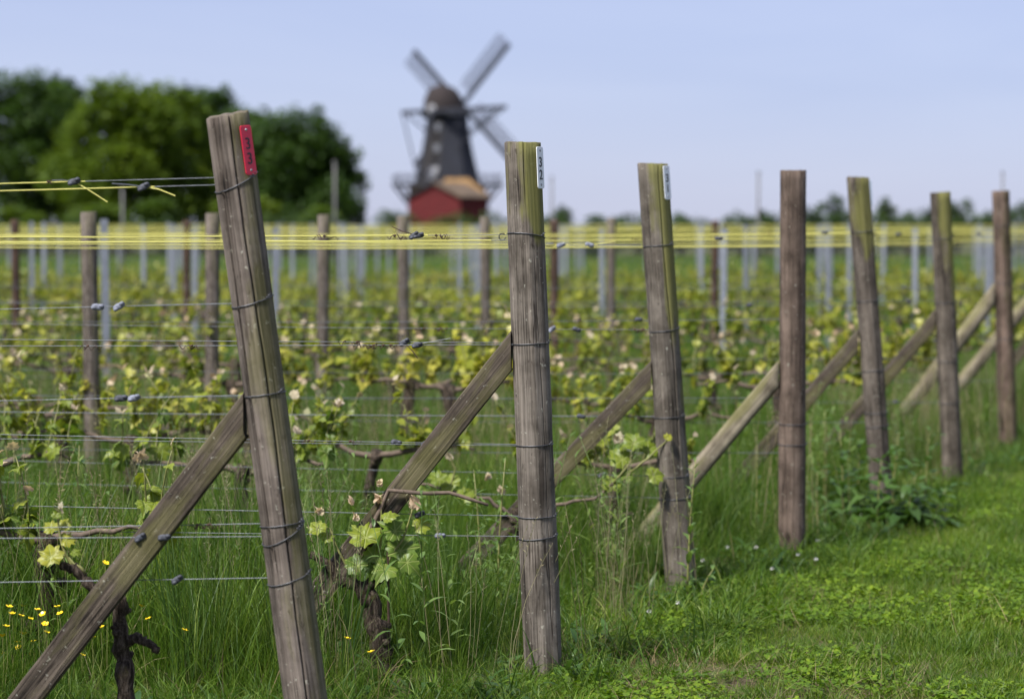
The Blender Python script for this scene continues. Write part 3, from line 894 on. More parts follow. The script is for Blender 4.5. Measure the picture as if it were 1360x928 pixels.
# ------------------------------------------------------------------ vines
def vine_leaf_template(seed=0, detail=True):
    """five-lobed leaf, petiole at origin, blade along +Y, size about 1"""
    q = random.Random(seed)
    tips = [(-72, .30), (-55, .46), (-38, .46), (-20, .60), (-6, .55), (8, .66), (20, .56), (31, .50), (41, .66), (49, .74), (57, .58), (64, .55), (73, .66), (81, .74), (90, .92)]
    right = [(math.radians(a), r * q.uniform(.93, 1.07)) for a, r in tips]
    pts = [(r * math.cos(a), r * math.sin(a)) for a, r in right]
    left = [(-x * q.uniform(.92, 1.05), y) for x, y in reversed(pts[:-1])]
    out = [(0, 0)] + [(x, y + .30) for x, y in pts] + [(x, y + .30) for x, y in left]
    v = []
    for x, y in out:
        z = 0.34 * abs(x) - .50 * x * x - .30 * (y - .3) ** 2 + q.uniform(-.045, .045)
        v.append((x, y, z))
    c = len(v); v.append((0, .34, -.02))
    n = len(out)
    f = [(i, (i + 1) % n, c) for i in range(n)]
    return np.array(v), np.array(f)
LEAF = [vine_leaf_template(i) for i in range(4)]
def fine_leaf(i):
    v, f = LEAF[i]; q = random.Random(40 + i); n = len(v) - 1
    c = v[-1]; out = v[:-1]
    V = [tuple(c)]
    def lift(x, y): return .30 * abs(x) - .42 * x * x - .34 * (y - .3) ** 2 + .035 * math.sin(9 * x + i) * math.sin(8 * y + 2 * i) - .03 * math.cos(5.2 * math.atan2(x, y - .25)) * math.hypot(x, y - .3) * 2
    for k in (.36, .70, 1.0):
        for p in out:
            x, y = c[0] + (p[0] - c[0]) * k, c[1] + (p[1] - c[1]) * k
            V.append((x, y, lift(x, y) + (q.uniform(-.03, .03) if k == 1 else 0)))
    F = [(0, 1 + j, 1 + (j + 1) % n) for j in range(n)]
    for r in (0, 1):
        for j in range(n):
            a, b = 1 + r * n + j, 1 + r * n + (j + 1) % n
            F += [(a, a + n, b + n), (a, b + n, b)]
    return np.array(V), np.array(F)
FINE = [fine_leaf(i) for i in range(4)]
def veined(key, cols):
    m = leafmat(key + '_veined', cols, 0.36, 0.42, 0.8)
    N, L = m.node_tree.nodes, m.node_tree.links
    b = N['Principled BSDF']; src = b.inputs['Base Color'].links[0].from_socket
    tc = N.new('ShaderNodeTexCoord'); sx = N.new('ShaderNodeSeparateXYZ'); L.new(tc.outputs['Object'], sx.inputs[0])
    yy = math_n(N, L, 'SUBTRACT', sx.outputs[1], 0.30)
    an = math_n(N, L, 'ARCTAN2', sx.outputs[0], yy)
    rad = math_n(N, L, 'SQRT', math_n(N, L, 'ADD', math_n(N, L, 'MULTIPLY', sx.outputs[0], sx.outputs[0]), math_n(N, L, 'MULTIPLY', yy, yy)))
    st = 0.82
    fr = math_n(N, L, 'ABSOLUTE', math_n(N, L, 'SUBTRACT', math_n(N, L, 'FRACT', math_n(N, L, 'ADD', math_n(N, L, 'DIVIDE', an, st), 10.5)), 0.5))
    d = math_n(N, L, 'MULTIPLY', math_n(N, L, 'MULTIPLY', fr, st), rad)
    rp = ramp(N, [(0.012, (1, 1, 1)), (0.030, (0, 0, 0))]); L.new(d, rp.inputs[0])
    bl = noise(N, L, tc.outputs['Object'], 5.0, 4); br_ = ramp(N, [(0.35, (0.72, 0.78, 0.7)), (0.65, (1.12, 1.08, 1.0))]); L.new(bl.outputs['Fac'], br_.inputs[0])
    c = mixc(N, L, 1.0, src, br_.outputs[0], 'MULTIPLY')
    c = mixc(N, L, math_n(N, L, 'MULTIPLY', rp.outputs[0], 0.55), c, (0.40, 0.44, 0.14))
    L.new(c, b.inputs['Base Color'])
    bp = N.new('ShaderNodeBump'); bp.inputs['Strength'].default_value = 0.5; bp.inputs['Distance'].default_value = 0.03; bp.invert = True
    L.new(rp.outputs[0], bp.inputs['Height']); L.new(bp.outputs[0], b.inputs['Normal'])
    return m
VEIN = {'vine_leaf': veined('vine_leaf', [(0.12, 0.175, 0.02), (0.18, 0.235, 0.025), (0.24, 0.285, 0.035)]), 'vine_leaf_green': veined('vine_leaf_green', [(0.075, 0.135, 0.02), (0.11, 0.18, 0.028), (0.16, 0.225, 0.035)]),
        'vine_leaf_gold': veined('vine_leaf_gold', [(0.30, 0.31, 0.03), (0.38, 0.36, 0.04)])}
_leaf_me = {}
def leaf_me(kind, i):
    if (kind, i) not in _leaf_me:
        _leaf_me[kind, i] = np_mesh('leaf', FINE[i][0], FINE[i][1], VEIN.get(kind, M[kind]), True)
    return _leaf_me[kind, i]

def gnarl(seed, h=.5, r=.032):
    q = random.Random(seed); mb = MB()
    pts, rad = [], []
    x = y = 0
    for i in range(15):
        t = i / 14
        x += q.uniform(-.012, .012); y += q.uniform(-.012, .012)
        pts.append((x, y, -.05 + (h + .05) * t)); rad.append(r * (1.25 - .45 * t) * q.uniform(.82, 1.22))
    rad[-1] *= 1.25; rad[-2] *= 1.2
    mb.tube(pts, rad, 10)
    for _ in range(4):      # burrs and old pruning stubs
        i = q.randrange(4, 15); a = q.uniform(0, 6.28)
        p = Vector(pts[i]); d = Vector((math.cos(a), math.sin(a), q.uniform(0, .6)))
        mb.tube([p, p + d * rad[i] * 1.2, p + d * rad[i] * q.uniform(1.7, 3.0)], [rad[i] * .8, rad[i] * .6, rad[i] * .28], 8)
    return mb, Vector(pts[-1])

def arm(mb, p0, dirx, q, length, r0=.018):
    pts, rad = [], []
    for i in range(8):
        t = i / 7
        pts.append(p0 + Vector((dirx * length * t, q.uniform(-.012, .012) + .02 * t, .05 * math.sin(t * 2.2) + q.uniform(-.012, .012))))
        rad.append(r0 * (1 - .55 * t) * q.uniform(.8, 1.2))
    mb.tube(pts, rad, 8)
    return pts

def shoots(seed, arms_pts, n, q, hgt=(.12, .34)):
    """yields (stem points)"""
    out = []
    for _ in range(n):
        p = Vector(q.choice(arms_pts))
        L_ = q.uniform(*hgt)
        d = Vector((q.uniform(-.35, .35), q.uniform(-.35, .35), 1)).normalized()
        bend = Vector((q.uniform(-.3, .3), q.uniform(-.3, .3), 0))
        out.append([p + d * L_ * t + bend * L_ * t * t for t in (0, .25, .5, .75, 1)])
    return out

def leaf_rot(q):
    return Matrix.Rotation(q.uniform(0, 6.28), 3, 'Z') @ Matrix.Rotation(q.uniform(-1.5, .15), 3, 'X') @ Matrix.Rotation(q.uniform(-.5, .5), 3, 'Y')

def vine_data(seed, nsh=9, dense=1.0, ls=1.0):
    q = random.Random(seed)
    mb, head = gnarl(seed, q.uniform(.44, .58), q.uniform(.026, .036))
    cm = MB(); allp = []
    for dx in (-1, 1):
        allp += arm(cm, head - Vector((0, 0, .03)), dx, q, q.uniform(.32, .52), .014)[1:]
    sh = shoots(seed, allp, nsh, q)
    sm = MB(); leaves = []; tips = []
    for s in sh:
        sm.tube(s, [.0042, .0038, .0032, .0026, .0018], 5)
        for i in range(int(q.uniform(4, 7) * dense)):
            t = q.uniform(.1, .95); j = min(3, int(t * 4)); p = s[j].lerp(s[j + 1], t * 4 - j)
            leaves.append((p, leaf_rot(q), ls * q.uniform(.038, .080) * (1.15 - .5 * t), q.randrange(4)))
        for i in range(q.choice((0, 1, 2, 3))): tips.append((s[-1] + Vector((q.uniform(-.01, .01), q.uniform(-.01, .01), q.uniform(-.01, .02))), Matrix.Rotation(q.uniform(0, 6.28), 3, 'Z') @ Matrix.Rotation(q.uniform(.7, 1.4), 3, 'X'), q.uniform(.02, .036), q.randrange(4)))
    return mb, cm, sm, leaves, tips, sh

def stamp_leaves(leaves):
    V, F, n = [], [], 0
    for p, R, s, i in leaves:
        tv, tf = LEAF[i]
        v = tv @ np.array(R).T * s + np.array(p)
        V.append(v); F.append(tf + n); n += len(v)
    return np.concatenate(V), np.concatenate(F)

PROTO = []
for sd in range(6):
    mb, cm, sm, lv, tp, _sh = vine_data(200 + sd, 13, 2.1, .78)
    V, F = stamp_leaves(lv); V2, F2 = stamp_leaves(tp)
    PROTO.append(dict(trunk=mb.mesh('trunk', M['bark'], True), cane=cm.mesh('cane', M['cane'], True), shoots=sm.mesh('shoots', M['shoot'], True),
                      foliage=np_mesh('foliage', V, F, M['vine_leaf'], True), tips=np_mesh('shoot_tips', V2, F2, M['vine_tip'], True), raw=(V, F)))

def vine_detailed(p, yaw, seed, label, group, nsh=8, leaves_extra=(), kinds=('vine_leaf', 'vine_leaf_green', 'vine_leaf')):
    q = random.Random(seed)
    e = empty('grape_vine', p, (0, 0, yaw)); tag(e, label, 'vine', group)
    mb, cm, sm, lv, tp, sh_ = vine_data(seed, nsh)
    mb.build('trunk', M['bark'], e, smooth=True); cm.build('cane', M['cane'], e, smooth=True); [MB().tube(s_, [.0042, .0038, .0032, .0026, .0018], 5).build('shoot', M['shoot'], e, smooth=True) for s_ in sh_]
    for pp, R, s, i in lv:
        o_ = link('leaf', leaf_me(q.choice(kinds), i), e, pp, R.to_quaternion()); o_.scale = (s, s, s)
    for pp, R, s, i in tp:
        o_ = link('shoot_tip', leaf_me('vine_tip', i), e, pp, R.to_quaternion()); o_.scale = (s, s, s)
    return e

def hero_vine(k, trunk_px, arm_px, shoot_px, leaf_px, tip_px, label, rtrunk=.036, off=0.0, stub_px=()):
    """a vine by picture points in the plane of its row: trunk, arms, shoots; leaves as (px, py, size px, pitch, yaw, roll, kind)"""
    q = random.Random(len(leaf_px) + k)
    Pk = lambda px, py: on_row(k, px, py) - RN * off
    b0 = Pk(*trunk_px[0]); b0.z = 0
    e = empty('grape_vine', b0); tag(e, label, 'vine', 'vines in the rows of the tagged posts')
    loc = lambda px, py, dy=0.0: Pk(px, py) - b0 + Vector((0, dy, 0))
    def smoothpath(pp, n=4, jit=.006):
        pts = [loc(*p) for p in pp]; out = []
        for a, b in zip(pts[:-1], pts[1:]):
            for i in range(n): out.append(a.lerp(b, i / n) + Vector([q.uniform(-jit, jit) for _ in range(3)]))
        return out + [pts[-1]]
    mb = MB()
    tpts = smoothpath(trunk_px, 5, .008); tpts[0].z = -.05
    nn = len(tpts)
    mb.tube(tpts, [rtrunk * (1.2 - .35 * i / nn) * q.uniform(.8, 1.2) for i in range(nn)], 12)
    for _ in range(9):
        i = q.randrange(1, nn); a = q.uniform(0, 6.28); rr = rtrunk * q.uniform(.45, .8)
        d = Vector((math.cos(a), math.sin(a), q.uniform(-.2, .7)))
        mb.tube([tpts[i], tpts[i] + d * rtrunk * .8, tpts[i] + d * rtrunk * q.uniform(1.2, 1.6)], [rr, rr * .9, rr * .35], 8)
    for st in stub_px:
        pp = smoothpath(st, 4, .004); m_ = len(pp)
        mb.tube(pp, [.02 * (1 - .5 * i / m_) * q.uniform(.75, 1.25) for i in range(m_)], 9)
    mb.build('trunk', M['bark'], e, smooth=True)
    for ap in arm_px:
        pp = smoothpath(ap, 4, .005); m_ = len(pp)
        MB().tube(pp, [.0085 * (1 - .4 * i / m_) * q.uniform(.85, 1.15) for i in range(m_)], 8).build('cane', M['cane'], e, smooth=True)
    for sp in shoot_px:
        pp = smoothpath(sp, 3, .003); m_ = len(pp)
        MB().tube(pp, [.0045 * (1 - .5 * i / m_) for i in range(m_)], 6).build('shoot', M['shoot'], e, smooth=True)
    for px, py, s, pitch, yaw, roll, kind in leaf_px:
        R = Matrix.Rotation(roll + q.uniform(-.35, .35), 3, 'Y') @ Matrix.Rotation(pitch * .8, 3, 'X') @ Matrix.Rotation(yaw + PI * (q.random() < .0), 3, 'Z')
        dep = ROWS[k].y
        sz = s * dep / FPX * .74
        ctr = loc(px, py, q.uniform(-.05, .03))
        o_ = link('leaf', leaf_me(kind, q.randrange(4)), e, ctr - R @ Vector((0, .35, 0)) * sz, R.to_quaternion()); o_.scale = (sz, sz, sz)
    for px, py, s in tip_px:
        for _ in range(3):
            R = Matrix.Rotation(q.uniform(0, 6.28), 3, 'Z') @ Matrix.Rotation(q.uniform(.9, 1.4), 3, 'X')
            sz = s * ROWS[k].y / FPX * .55
            o_ = link('shoot_tip', leaf_me('vine_tip', q.randrange(4)), e, loc(px, py) - R @ Vector((0, .35, 0)) * sz + Vector((q.uniform(-.006, .006), 0, q.uniform(-.006, .006))), R.to_quaternion()); o_.scale = (sz, sz * 1.2, sz)
    return e

YL, GL, GO = 'vine_leaf', 'vine_leaf_green', 'vine_leaf_gold'
hero_vine(0, [(160, 1005), (156, 900), (152, 850), (148, 800)], [], [[(88, 760), (75, 735), (68, 705), (66, 688)], [(105, 765), (82, 745), (72, 742)]],
          [(62, 742, 40, 1.25, .2, .1, GO), (78, 722, 27, 1.0, -.9, .2, GO), (58, 706, 26, 1.1, .8, -.1, GO), (74, 703, 24, 1.2, -.4, 0, GO), (66, 688, 16, 1.3, 0, .3, YL), (90, 738, 18, .8, -1.5, 0, YL)],
          [(70, 680, 14)], 'gnarled vine with a few golden leaves under the strut of the post tagged 33', .023, -.075,
          stub_px=[[(150, 808), (128, 800), (108, 778), (90, 760), (72, 756)], [(152, 860), (172, 852), (186, 858), (203, 870)]])
hero_vine(1, [(512, 885), (507, 850), (496, 800), (486, 772)], [[(470, 745), (520, 650), (600, 652), (650, 668)]],
          [[(500, 768), (508, 720), (510, 680), (508, 655)], [(505, 760), (538, 715), (545, 690), (550, 672)], [(500, 765), (495, 735), (488, 715)], [(470, 768), (440, 700), (428, 690)], [(500, 765), (525, 745), (535, 735)]],
          [(488, 708, 50, 1.0, .7, .0, YL), (535, 727, 52, 1.15, -.5, .2, GL), (478, 745, 38, 1.2, .9, .1, GL), (515, 752, 40, .9, 2.6, .1, GL), (527, 700, 40, 1.2, 1.5, .4, GL),
           (560, 697, 30, 1.1, -1.0, .1, YL), (518, 683, 26, .8, -1.3, .0, YL), (500, 735, 36, 1.3, .2, .3, GL), (545, 742, 36, 1.2, -1.9, .2, GL), (470, 738, 24, 1.1, 1.8, 0, GL), (426, 698, 30, 1.0, .6, 0, YL), (436, 710, 24, 1.1, -.6, 0, YL), (502, 752, 30, 1.2, 3.0, 0, GL)],
          [(504, 660, 22), (552, 668, 26), (506, 640, 14), (470, 664, 16), (474, 684, 14), (428, 676, 16)], 'gnarled leafy vine in front of the strut of the post tagged 32', .033, .05,
          stub_px=[[(488, 778), (470, 772), (455, 768), (440, 745), (415, 733)], [(490, 775), (505, 768), (512, 758)]])
hero_vine(2, [(700, 790), (702, 740), (690, 700), (692, 676)], [[(690, 690), (740, 668), (790, 660), (815, 640)], [(690, 690), (650, 660), (600, 650), (560, 640)]],
          [[(815, 640), (838, 610), (845, 580)], [(838, 625), (862, 605), (884, 585), (886, 575)], [(600, 650), (606, 620), (598, 600)]],
          [(842, 586, 36, 1.1, .5, .0, YL), (826, 608, 40, 1.2, .9, .2, YL), (862, 596, 34, 1.1, -.7, .1, YL), (868, 628, 30, 1.2, -.9, .1, YL), (834, 628, 28, 1.1, 1.9, .0, GL), (812, 642, 30, 1.2, .4, .1, YL), (886, 578, 14, 1.2, -.4, .1, GO),
           (600, 640, 34, 1.1, .5, .0, YL), (620, 655, 30, 1.1, -.5, .0, YL), (585, 632, 30, 1.1, .9, .0, YL), (560, 650, 26, 1.1, -.9, .0, GL)],
          [(821, 582, 20), (598, 606, 16), (650, 632, 14), (668, 650, 14)], 'vine with pale leaves reaching to the post tagged 31', .034, .06)
# stake beside the second hero vine
p = on_row(1, 518, 800) - RN * .05; p.z = 0
o_ = MB().tube([(0, 0, -.1), (.002, 0, .15), (-.001, 0, .42)], .0042, 8).build('vine_stake', M['stake'], None, p)
tag(o_, 'thin rusty iron stake beside the leafy vine at the post tagged 32', 'stake')

n_vines = 0
far_leaf_sets = []
VG = 'low leafy vines of the farther rows'
VL = 'low vine with yellow-green leaves and dark trunk in the farther rows'
cands = []
for k in range(len(ROWS)):
    if ROWS[k].y > 43: break
    s = .75 + (k * 37 % 10) * .05
    if k < 3: s = [.55, .53, .65][k] + 1.08
    j = 0
    while True:
        p = ROWS[k] + RD * s
        s += 1.05 + rnd.uniform(-.08, .08); j += 1
        if p.x < -.2118 * p.y - 1.2: break
        if p.x > .2118 * p.y + 1.2: continue
        if k < 3:
            cands.append((p, k, j))
        else:
            cands.append((p, k, j))
ORD = ['second', 'third', 'fourth', 'fifth', 'sixth', 'seventh', 'eighth', 'ninth', 'tenth', 'eleventh', 'twelfth', 'thirteenth']
for p, k, j in cands:
    if k < 3:
        vine_detailed(p, PI - TH + rnd.uniform(-.1, .1), 500 + k * 20 + j, ORD[j - 1] + ' leafy vine along the row of the ' + WHO[k], 'vines in the rows of the tagged posts', 12)
        continue
    n_vines += 1
    pr = PROTO[rnd.randrange(6)]
    yaw = (0 if rnd.random() < .5 else PI) - TH + rnd.uniform(-.12, .12)
    s = rnd.uniform(.88, 1.15)
    if n_vines <= 290:
        e = empty('grape_vine', p, (0, 0, yaw)); e.scale = (s, s, s); tag(e, VL if k > 6 else ORD[j - 1] + ' leafy vine along the row of the ' + WHO[k], 'vine', VG if k > 6 else 'vines in the rows of the untagged posts')
        link('trunk', pr['trunk'], e); link('cane', pr['cane'], e)
        fo = link('foliage', pr['foliage'], e); fo['kind'] = 'stuff'
        if k < 8: link('shoots', pr['shoots'], e)['kind'] = 'stuff'
        if k < 9: link('shoot_tips', pr['tips'], e)['kind'] = 'stuff'
    else:
        far_leaf_sets.append((p, yaw, s, rnd.randrange(6)))

def scatter(name, protos, pos, rot, scl, idx, label, cat, kind='stuff'):
    """geometry-node instances of the proto meshes at points"""
    c = bpy.data.collections.new(name + '_pieces')
    for i, me in enumerate(protos):
        c.objects.link(bpy.data.objects.new('%s_piece_%02d' % (name, i), me))
    n = len(pos)
    me = bpy.data.meshes.new(name)
    me.vertices.add(n); me.vertices.foreach_set('co', np.asarray(pos, np.float32).ravel())
    for an, ty, arr, key in (('rot', 'FLOAT_VECTOR', rot, 'vector'), ('scl', 'FLOAT_VECTOR', scl, 'vector'), ('idx', 'INT', idx, 'value')):
        at_ = me.attributes.new(an, ty, 'POINT')
        at_.data.foreach_set(key, np.asarray(arr, np.int32 if ty == 'INT' else np.float32).ravel())
    me.update()
    o_ = link(name, me)
    ng = bpy.data.node_groups.new(name + '_scatter', 'GeometryNodeTree')
    ng.interface.new_socket('Geometry', in_out='INPUT', socket_type='NodeSocketGeometry')
    ng.interface.new_socket('Geometry', in_out='OUTPUT', socket_type='NodeSocketGeometry')
    Nn, Ll = ng.nodes, ng.links
    gi, go = Nn.new('NodeGroupInput'), Nn.new('NodeGroupOutput')
    ci = Nn.new('GeometryNodeCollectionInfo'); ci.inputs['Collection'].default_value = c
    ci.inputs['Separate Children'].default_value = True; ci.inputs['Reset Children'].default_value = True
    ip = Nn.new('GeometryNodeInstanceOnPoints'); ip.inputs['Pick Instance'].default_value = True
    def na(an, ty):
        q = Nn.new('GeometryNodeInputNamedAttribute'); q.data_type = ty; q.inputs['Name'].default_value = an; return q.outputs['Attribute']
    er = Nn.new('FunctionNodeEulerToRotation')
    Ll.new(na('rot', 'FLOAT_VECTOR'), er.inputs[0]); Ll.new(er.outputs[0], ip.inputs['Rotation'])
    Ll.new(na('scl', 'FLOAT_VECTOR'), ip.inputs['Scale']); Ll.new(na('idx', 'INT'), ip.inputs['Instance Index'])
    Ll.new(gi.outputs[0], ip.inputs['Points']); Ll.new(ci.outputs[0], ip.inputs['Instance']); Ll.new(ip.outputs[0], go.inputs[0])
    md = o_.modifiers.new('scatter', 'NODES'); md.node_group = ng
    tag(o_, label, cat, kind=kind)
    return o_

# vines of the farthest rows: one mass
if far_leaf_sets:
    protos = []
    for i in range(6):
        V, F = PROTO[i]['raw']
        protos.append(np_mesh('far_vine', V, F, M['vine_leaf'], True))
    n = len(far_leaf_sets)
    scatter('far_vines', protos, [tuple(a[0]) for a in far_leaf_sets], [(0, 0, a[1]) for a in far_leaf_sets], [(a[2] * 1.05,) * 3 for a in far_leaf_sets], [a[3] for a in far_leaf_sets],
            'mass of low vines in the farthest rows before the hedge', 'vines')

# ------------------------------------------------------------------ grass
def lance(L_, wd, droop, fold=.25, wave=.0, seg=7):
    v, f = [], []
    th = 0.0; x = z = 0.0
    for i in range(seg + 1):
        t = i / seg
        ww = wd / 2 * math.sin(PI * min(1, t * .93 + .06)) ** .8 * (1 - .25 * t)
        if i == seg: ww = .0008
        wz = wave * math.sin(t * 14)
        v += [(x, -ww, z + ww * fold + wz * ww), (x, 0, z), (x, ww, z + ww * fold - wz * ww)]
        st = L_ / seg
        x += math.cos(th) * st; z += math.sin(th) * st; th -= droop / seg
    for i in range(seg):
        a = i * 3
        f += [(a, a + 3, a + 4, a + 1), (a + 1, a + 4, a + 5, a + 2)]
    return v, f

def blades(n, h, wd, spread, lean, curve, seg=4, seed=0, widthpow=1.0):
    q = np.random.default_rng(seed)
    V, F, c = [], [], 0
    for i in range(n):
        a = q.uniform(0, 2 * PI); r = spread * math.sqrt(q.uniform()); px, py = r * math.cos(a), r * math.sin(a)
        H = q.uniform(*h); W_ = q.uniform(*wd); d = q.uniform(0, 2 * PI) if q.uniform() < .4 else a + q.uniform(-.8, .8)
        ln = q.uniform(*lean); cv = q.uniform(*curve)
        dx, dy = math.cos(d), math.sin(d); f = q.uniform(0, 2 * PI)
        sx, sy = math.cos(f), math.sin(f)
        x, y, z, th = px, py, -.01, ln
        for s in range(seg + 1):
            t = s / seg
            ww = W_ / 2 * (1 - t ** 1.8) if s < seg else 0
            if s < seg:
                V += [(x - sx * ww, y - sy * ww, z), (x + sx * ww, y + sy * ww, z)]
            else:
                V += [(x, y, z)]
            st = H / seg
            x += dx * math.sin(th) * st; y += dy * math.sin(th) * st; z += math.cos(th) * st
            th += cv / seg * (1 + 2 * t)
        b = c
        for s in range(seg - 1): F += [(b + 2 * s, b + 2 * s + 1, b + 2 * s + 3), (b + 2 * s, b + 2 * s + 3, b + 2 * s + 2)]
        F += [(b + 2 * seg - 2, b + 2 * seg - 1, b + 2 * seg)]
        c += 2 * seg + 1
    return np.array(V), np.array(F)

tall = []
for i in range(7):
    V, F = blades(30, (.18, .62), (.002, .0056), .07, (0.0, .35), (.0, 1.3), 5, 300 + i)
    tall.append(np_mesh('tuft', V, F, M['grass']))
low = []
for i in range(5):
    V, F = blades(24, (.06, .20), (.003, .007), .06, (0.1, .7), (.3, 1.4), 4, 330 + i)
    low.append(np_mesh('tuft', V, F, M['grass']))
lawn = []
for i in range(6):
    V, F = blades(34, (.025, .085), (.002, .0042), .05, (0.1, .95), (.2, 1.2), 3, 340 + i)
    lawn.append(np_mesh('tuft', V, F, M['lawn']))
dry = []
for i in range(3):
    V, F = blades(9, (.05, .26), (.0014, .003), .07, (0.3, 1.25), (.0, .9), 4, 360 + i)
    dry.append(np_mesh('tuft', V, F, M['straw']))
rush = []
for i in range(3):
    V, F = blades(30, (.35, .72), (.003, .006), .06, (0.0, .2), (.0, .5), 5, 370 + i)
    rush.append(np_mesh('tuft', V, F, M['grass_dark']))
def seed_stems(seed):
    q = random.Random(seed); mb = MB()
    for _ in range(4):
        x, y = q.uniform(-.06, .06), q.uniform(-.06, .06); H = q.uniform(.42, .78)
        lx, ly = q.uniform(-.12, .12), q.uniform(-.12, .12)
        P_ = lambda t: Vector((x + lx * t * t, y + ly * t * t, H * t))
        mb.tube([P_(t) for t in (0, .3, .6, .85, 1)], [.0012, .0011, .001, .0008, .0005], 4)
        for i in range(16):
            t = .76 + .24 * i / 15; p = P_(t); d = Vector((q.uniform(-1, 1), q.uniform(-1, 1), q.uniform(.3, 1))).normalized()
            L_ = q.uniform(.008, .02) * (1.5 - (t - .76) * 4)
            s = d.orthogonal().normalized() * .0016
            mb.add([p, p + d * L_ * .5 + s, p + d * L_, p + d * L_ * .5 - s], [(0, 1, 2), (0, 2, 3)])
    return mb.mesh('stems', M['seed'])
seeds_ = [seed_stems(380 + i) for i in range(4)]
def clover_patch(seed):
    q = np.random.default_rng(seed); V, F, c = [], [], 0
    for _ in range(22):
        r = .10 * math.sqrt(q.uniform()); a = q.uniform(0, 6.28); cx, cy, cz = r * math.cos(a), r * math.sin(a), q.uniform(.012, .05)
        s = q.uniform(.005, .0095); y0 = q.uniform(0, 6.28); tx, ty = q.uniform(-.5, .5, 2)
        V += [(cx - .0006, cy, 0), (cx + .0006, cy, 0), (cx, cy, cz)]; F += [(c, c + 1, c + 2)]; c += 3
        for l in range(3):
            b = y0 + l * 2.094
            ring = [(0, 0)] + [(s * (0.95 + .85 * math.cos(g_)), s * .85 * math.sin(g_)) for g_ in (-2.2, -1.2, -.4, .4, 1.2, 2.2)]
            for u, v in ring:
                X = u * math.cos(b) - v * math.sin(b); Y_ = u * math.sin(b) + v * math.cos(b)
                V.append((cx + X, cy + Y_, cz + tx * X + ty * Y_ + .15 * abs(v)))
            F += [(c, c + i, c + i + 1) for i in range(1, 6)]
            c += 7
    return np_mesh('clover', np.array(V), np.array(F), M['clover'])
clov = [clover_patch(390 + i) for i in range(5)]

def vnoise(x, y, s, seed):
    """smooth value noise 0..1"""
    g_ = np.random.default_rng(seed).random((256, 256))
    u, v = x * s + 500.3, y * s + 500.7
    i, j = np.floor(u).astype(int), np.floor(v).astype(int)
    fu, fv = u - i, v - j
    fu = fu * fu * (3 - 2 * fu); fv = fv * fv * (3 - 2 * fv)
    G = lambda a, b: g_[a % 256, b % 256]
    return (G(i, j) * (1 - fu) + G(i + 1, j) * fu) * (1 - fv) + (G(i, j + 1) * (1 - fu) + G(i + 1, j + 1) * fu) * fv

def pts_in(y0, y1, dens, left, right):
    """random ground points between y0 and y1, from x = left(y) to right(y)"""
    ys_ = np.linspace(y0, y1, 60)
    wmax = float(np.max(right(ys_) - left(ys_))); 
    n = int(dens * (y1 - y0) * wmax)
    y = nr.uniform(y0, y1, n); l, r = left(y), right(y)
    x = l.min() + nr.uniform(0, 1, n) * (r.max() - l.min())
    k = int(dens * (y1 - y0) * (r.max() - l.min()))
    y = nr.uniform(y0, y1, k); x = nr.uniform(l.min(), r.max(), k)
    l, r = left(y), right(y)
    m = (x > l) & (x < r)
    return x[m], y[m]
FL = lambda y: -.2118 * np.asarray(y) - 1.0
FR = lambda y: .2118 * np.asarray(y) + 1.0
def put(name, protos, x, y, s, label, cat, tilt=.12, sz=None):
    n = len(x)
    rot = np.stack([nr.uniform(-tilt, tilt, n), nr.uniform(-tilt, tilt, n), nr.uniform(0, 2 * PI, n)], 1)
    s = np.broadcast_to(s, (n,)); sz = s if sz is None else np.broadcast_to(sz, (n,))
    return scatter(name, protos, np.stack([x, y, np.zeros(n)], 1), rot, np.stack([s, s, sz], 1), nr.integers(0, len(protos), n), label, cat)

# tall grass under and between the rows (near)
x, y = pts_in(7.0, 20, 125, FL, lambda y: xline(y) + .10)
edge = np.clip((xline(y) - .02 - x) / .40, 0, 1)
hn = vnoise(x, y, 1.3, 5)
near = np.clip((y - 7.0) / .7, 0.0, 1)
s = (.48 + .72 * hn) * (.20 + .80 * edge) * (.35 + .65 * near) * np.where(y > 8.9, .74, 1.0)
for gx, gy, gr in ((-.43, 7.6, .27), (-1.05, 7.2, .3), (.62, 9.2, .25), (.1, 7.45, .25), (1.2, 10.3, .3), (.35, 10.2, .25), (2.3, 13.2, .3)):     # thinner growth around the trunks
    s = s * (1 - .72 * np.exp(-(((x - gx) / gr) ** 2 + ((y - gy) / gr) ** 2)))
keep = nr.uniform(0, 1, len(x)) < (.55 + .45 * edge)
put('tall_grass', tall, x[keep], y[keep], np.clip(s[keep], .3, 1.1) * .9 + .1, 'tall meadow grass growing under the vine rows', 'grass', .18, s[keep] * 1.05 + .06)
x, y = pts_in(5.6, 20, 110, FL, lambda y: xline(y) + .45)
put('low_grass', low, x, y, nr.uniform(.6, 1.15, len(x)), 'short leafy grass filling the ground under the vine rows', 'grass', .2)
x, y = pts_in(20, 46, 34, FL, FR)
put('meadow_grass', tall, x, y, nr.uniform(.8, 1.3, len(x)), 'meadow grass between the middle vine rows', 'grass', .2, nr.uniform(.4, .95, len(x)))
x, y = pts_in(46, 108, 7, FL, FR)
put('far_grass', tall, x, y, nr.uniform(1.4, 2.2, len(x)), 'grass beyond the vines and before the far hedge', 'grass', .25, nr.uniform(.2, .5, len(x)))
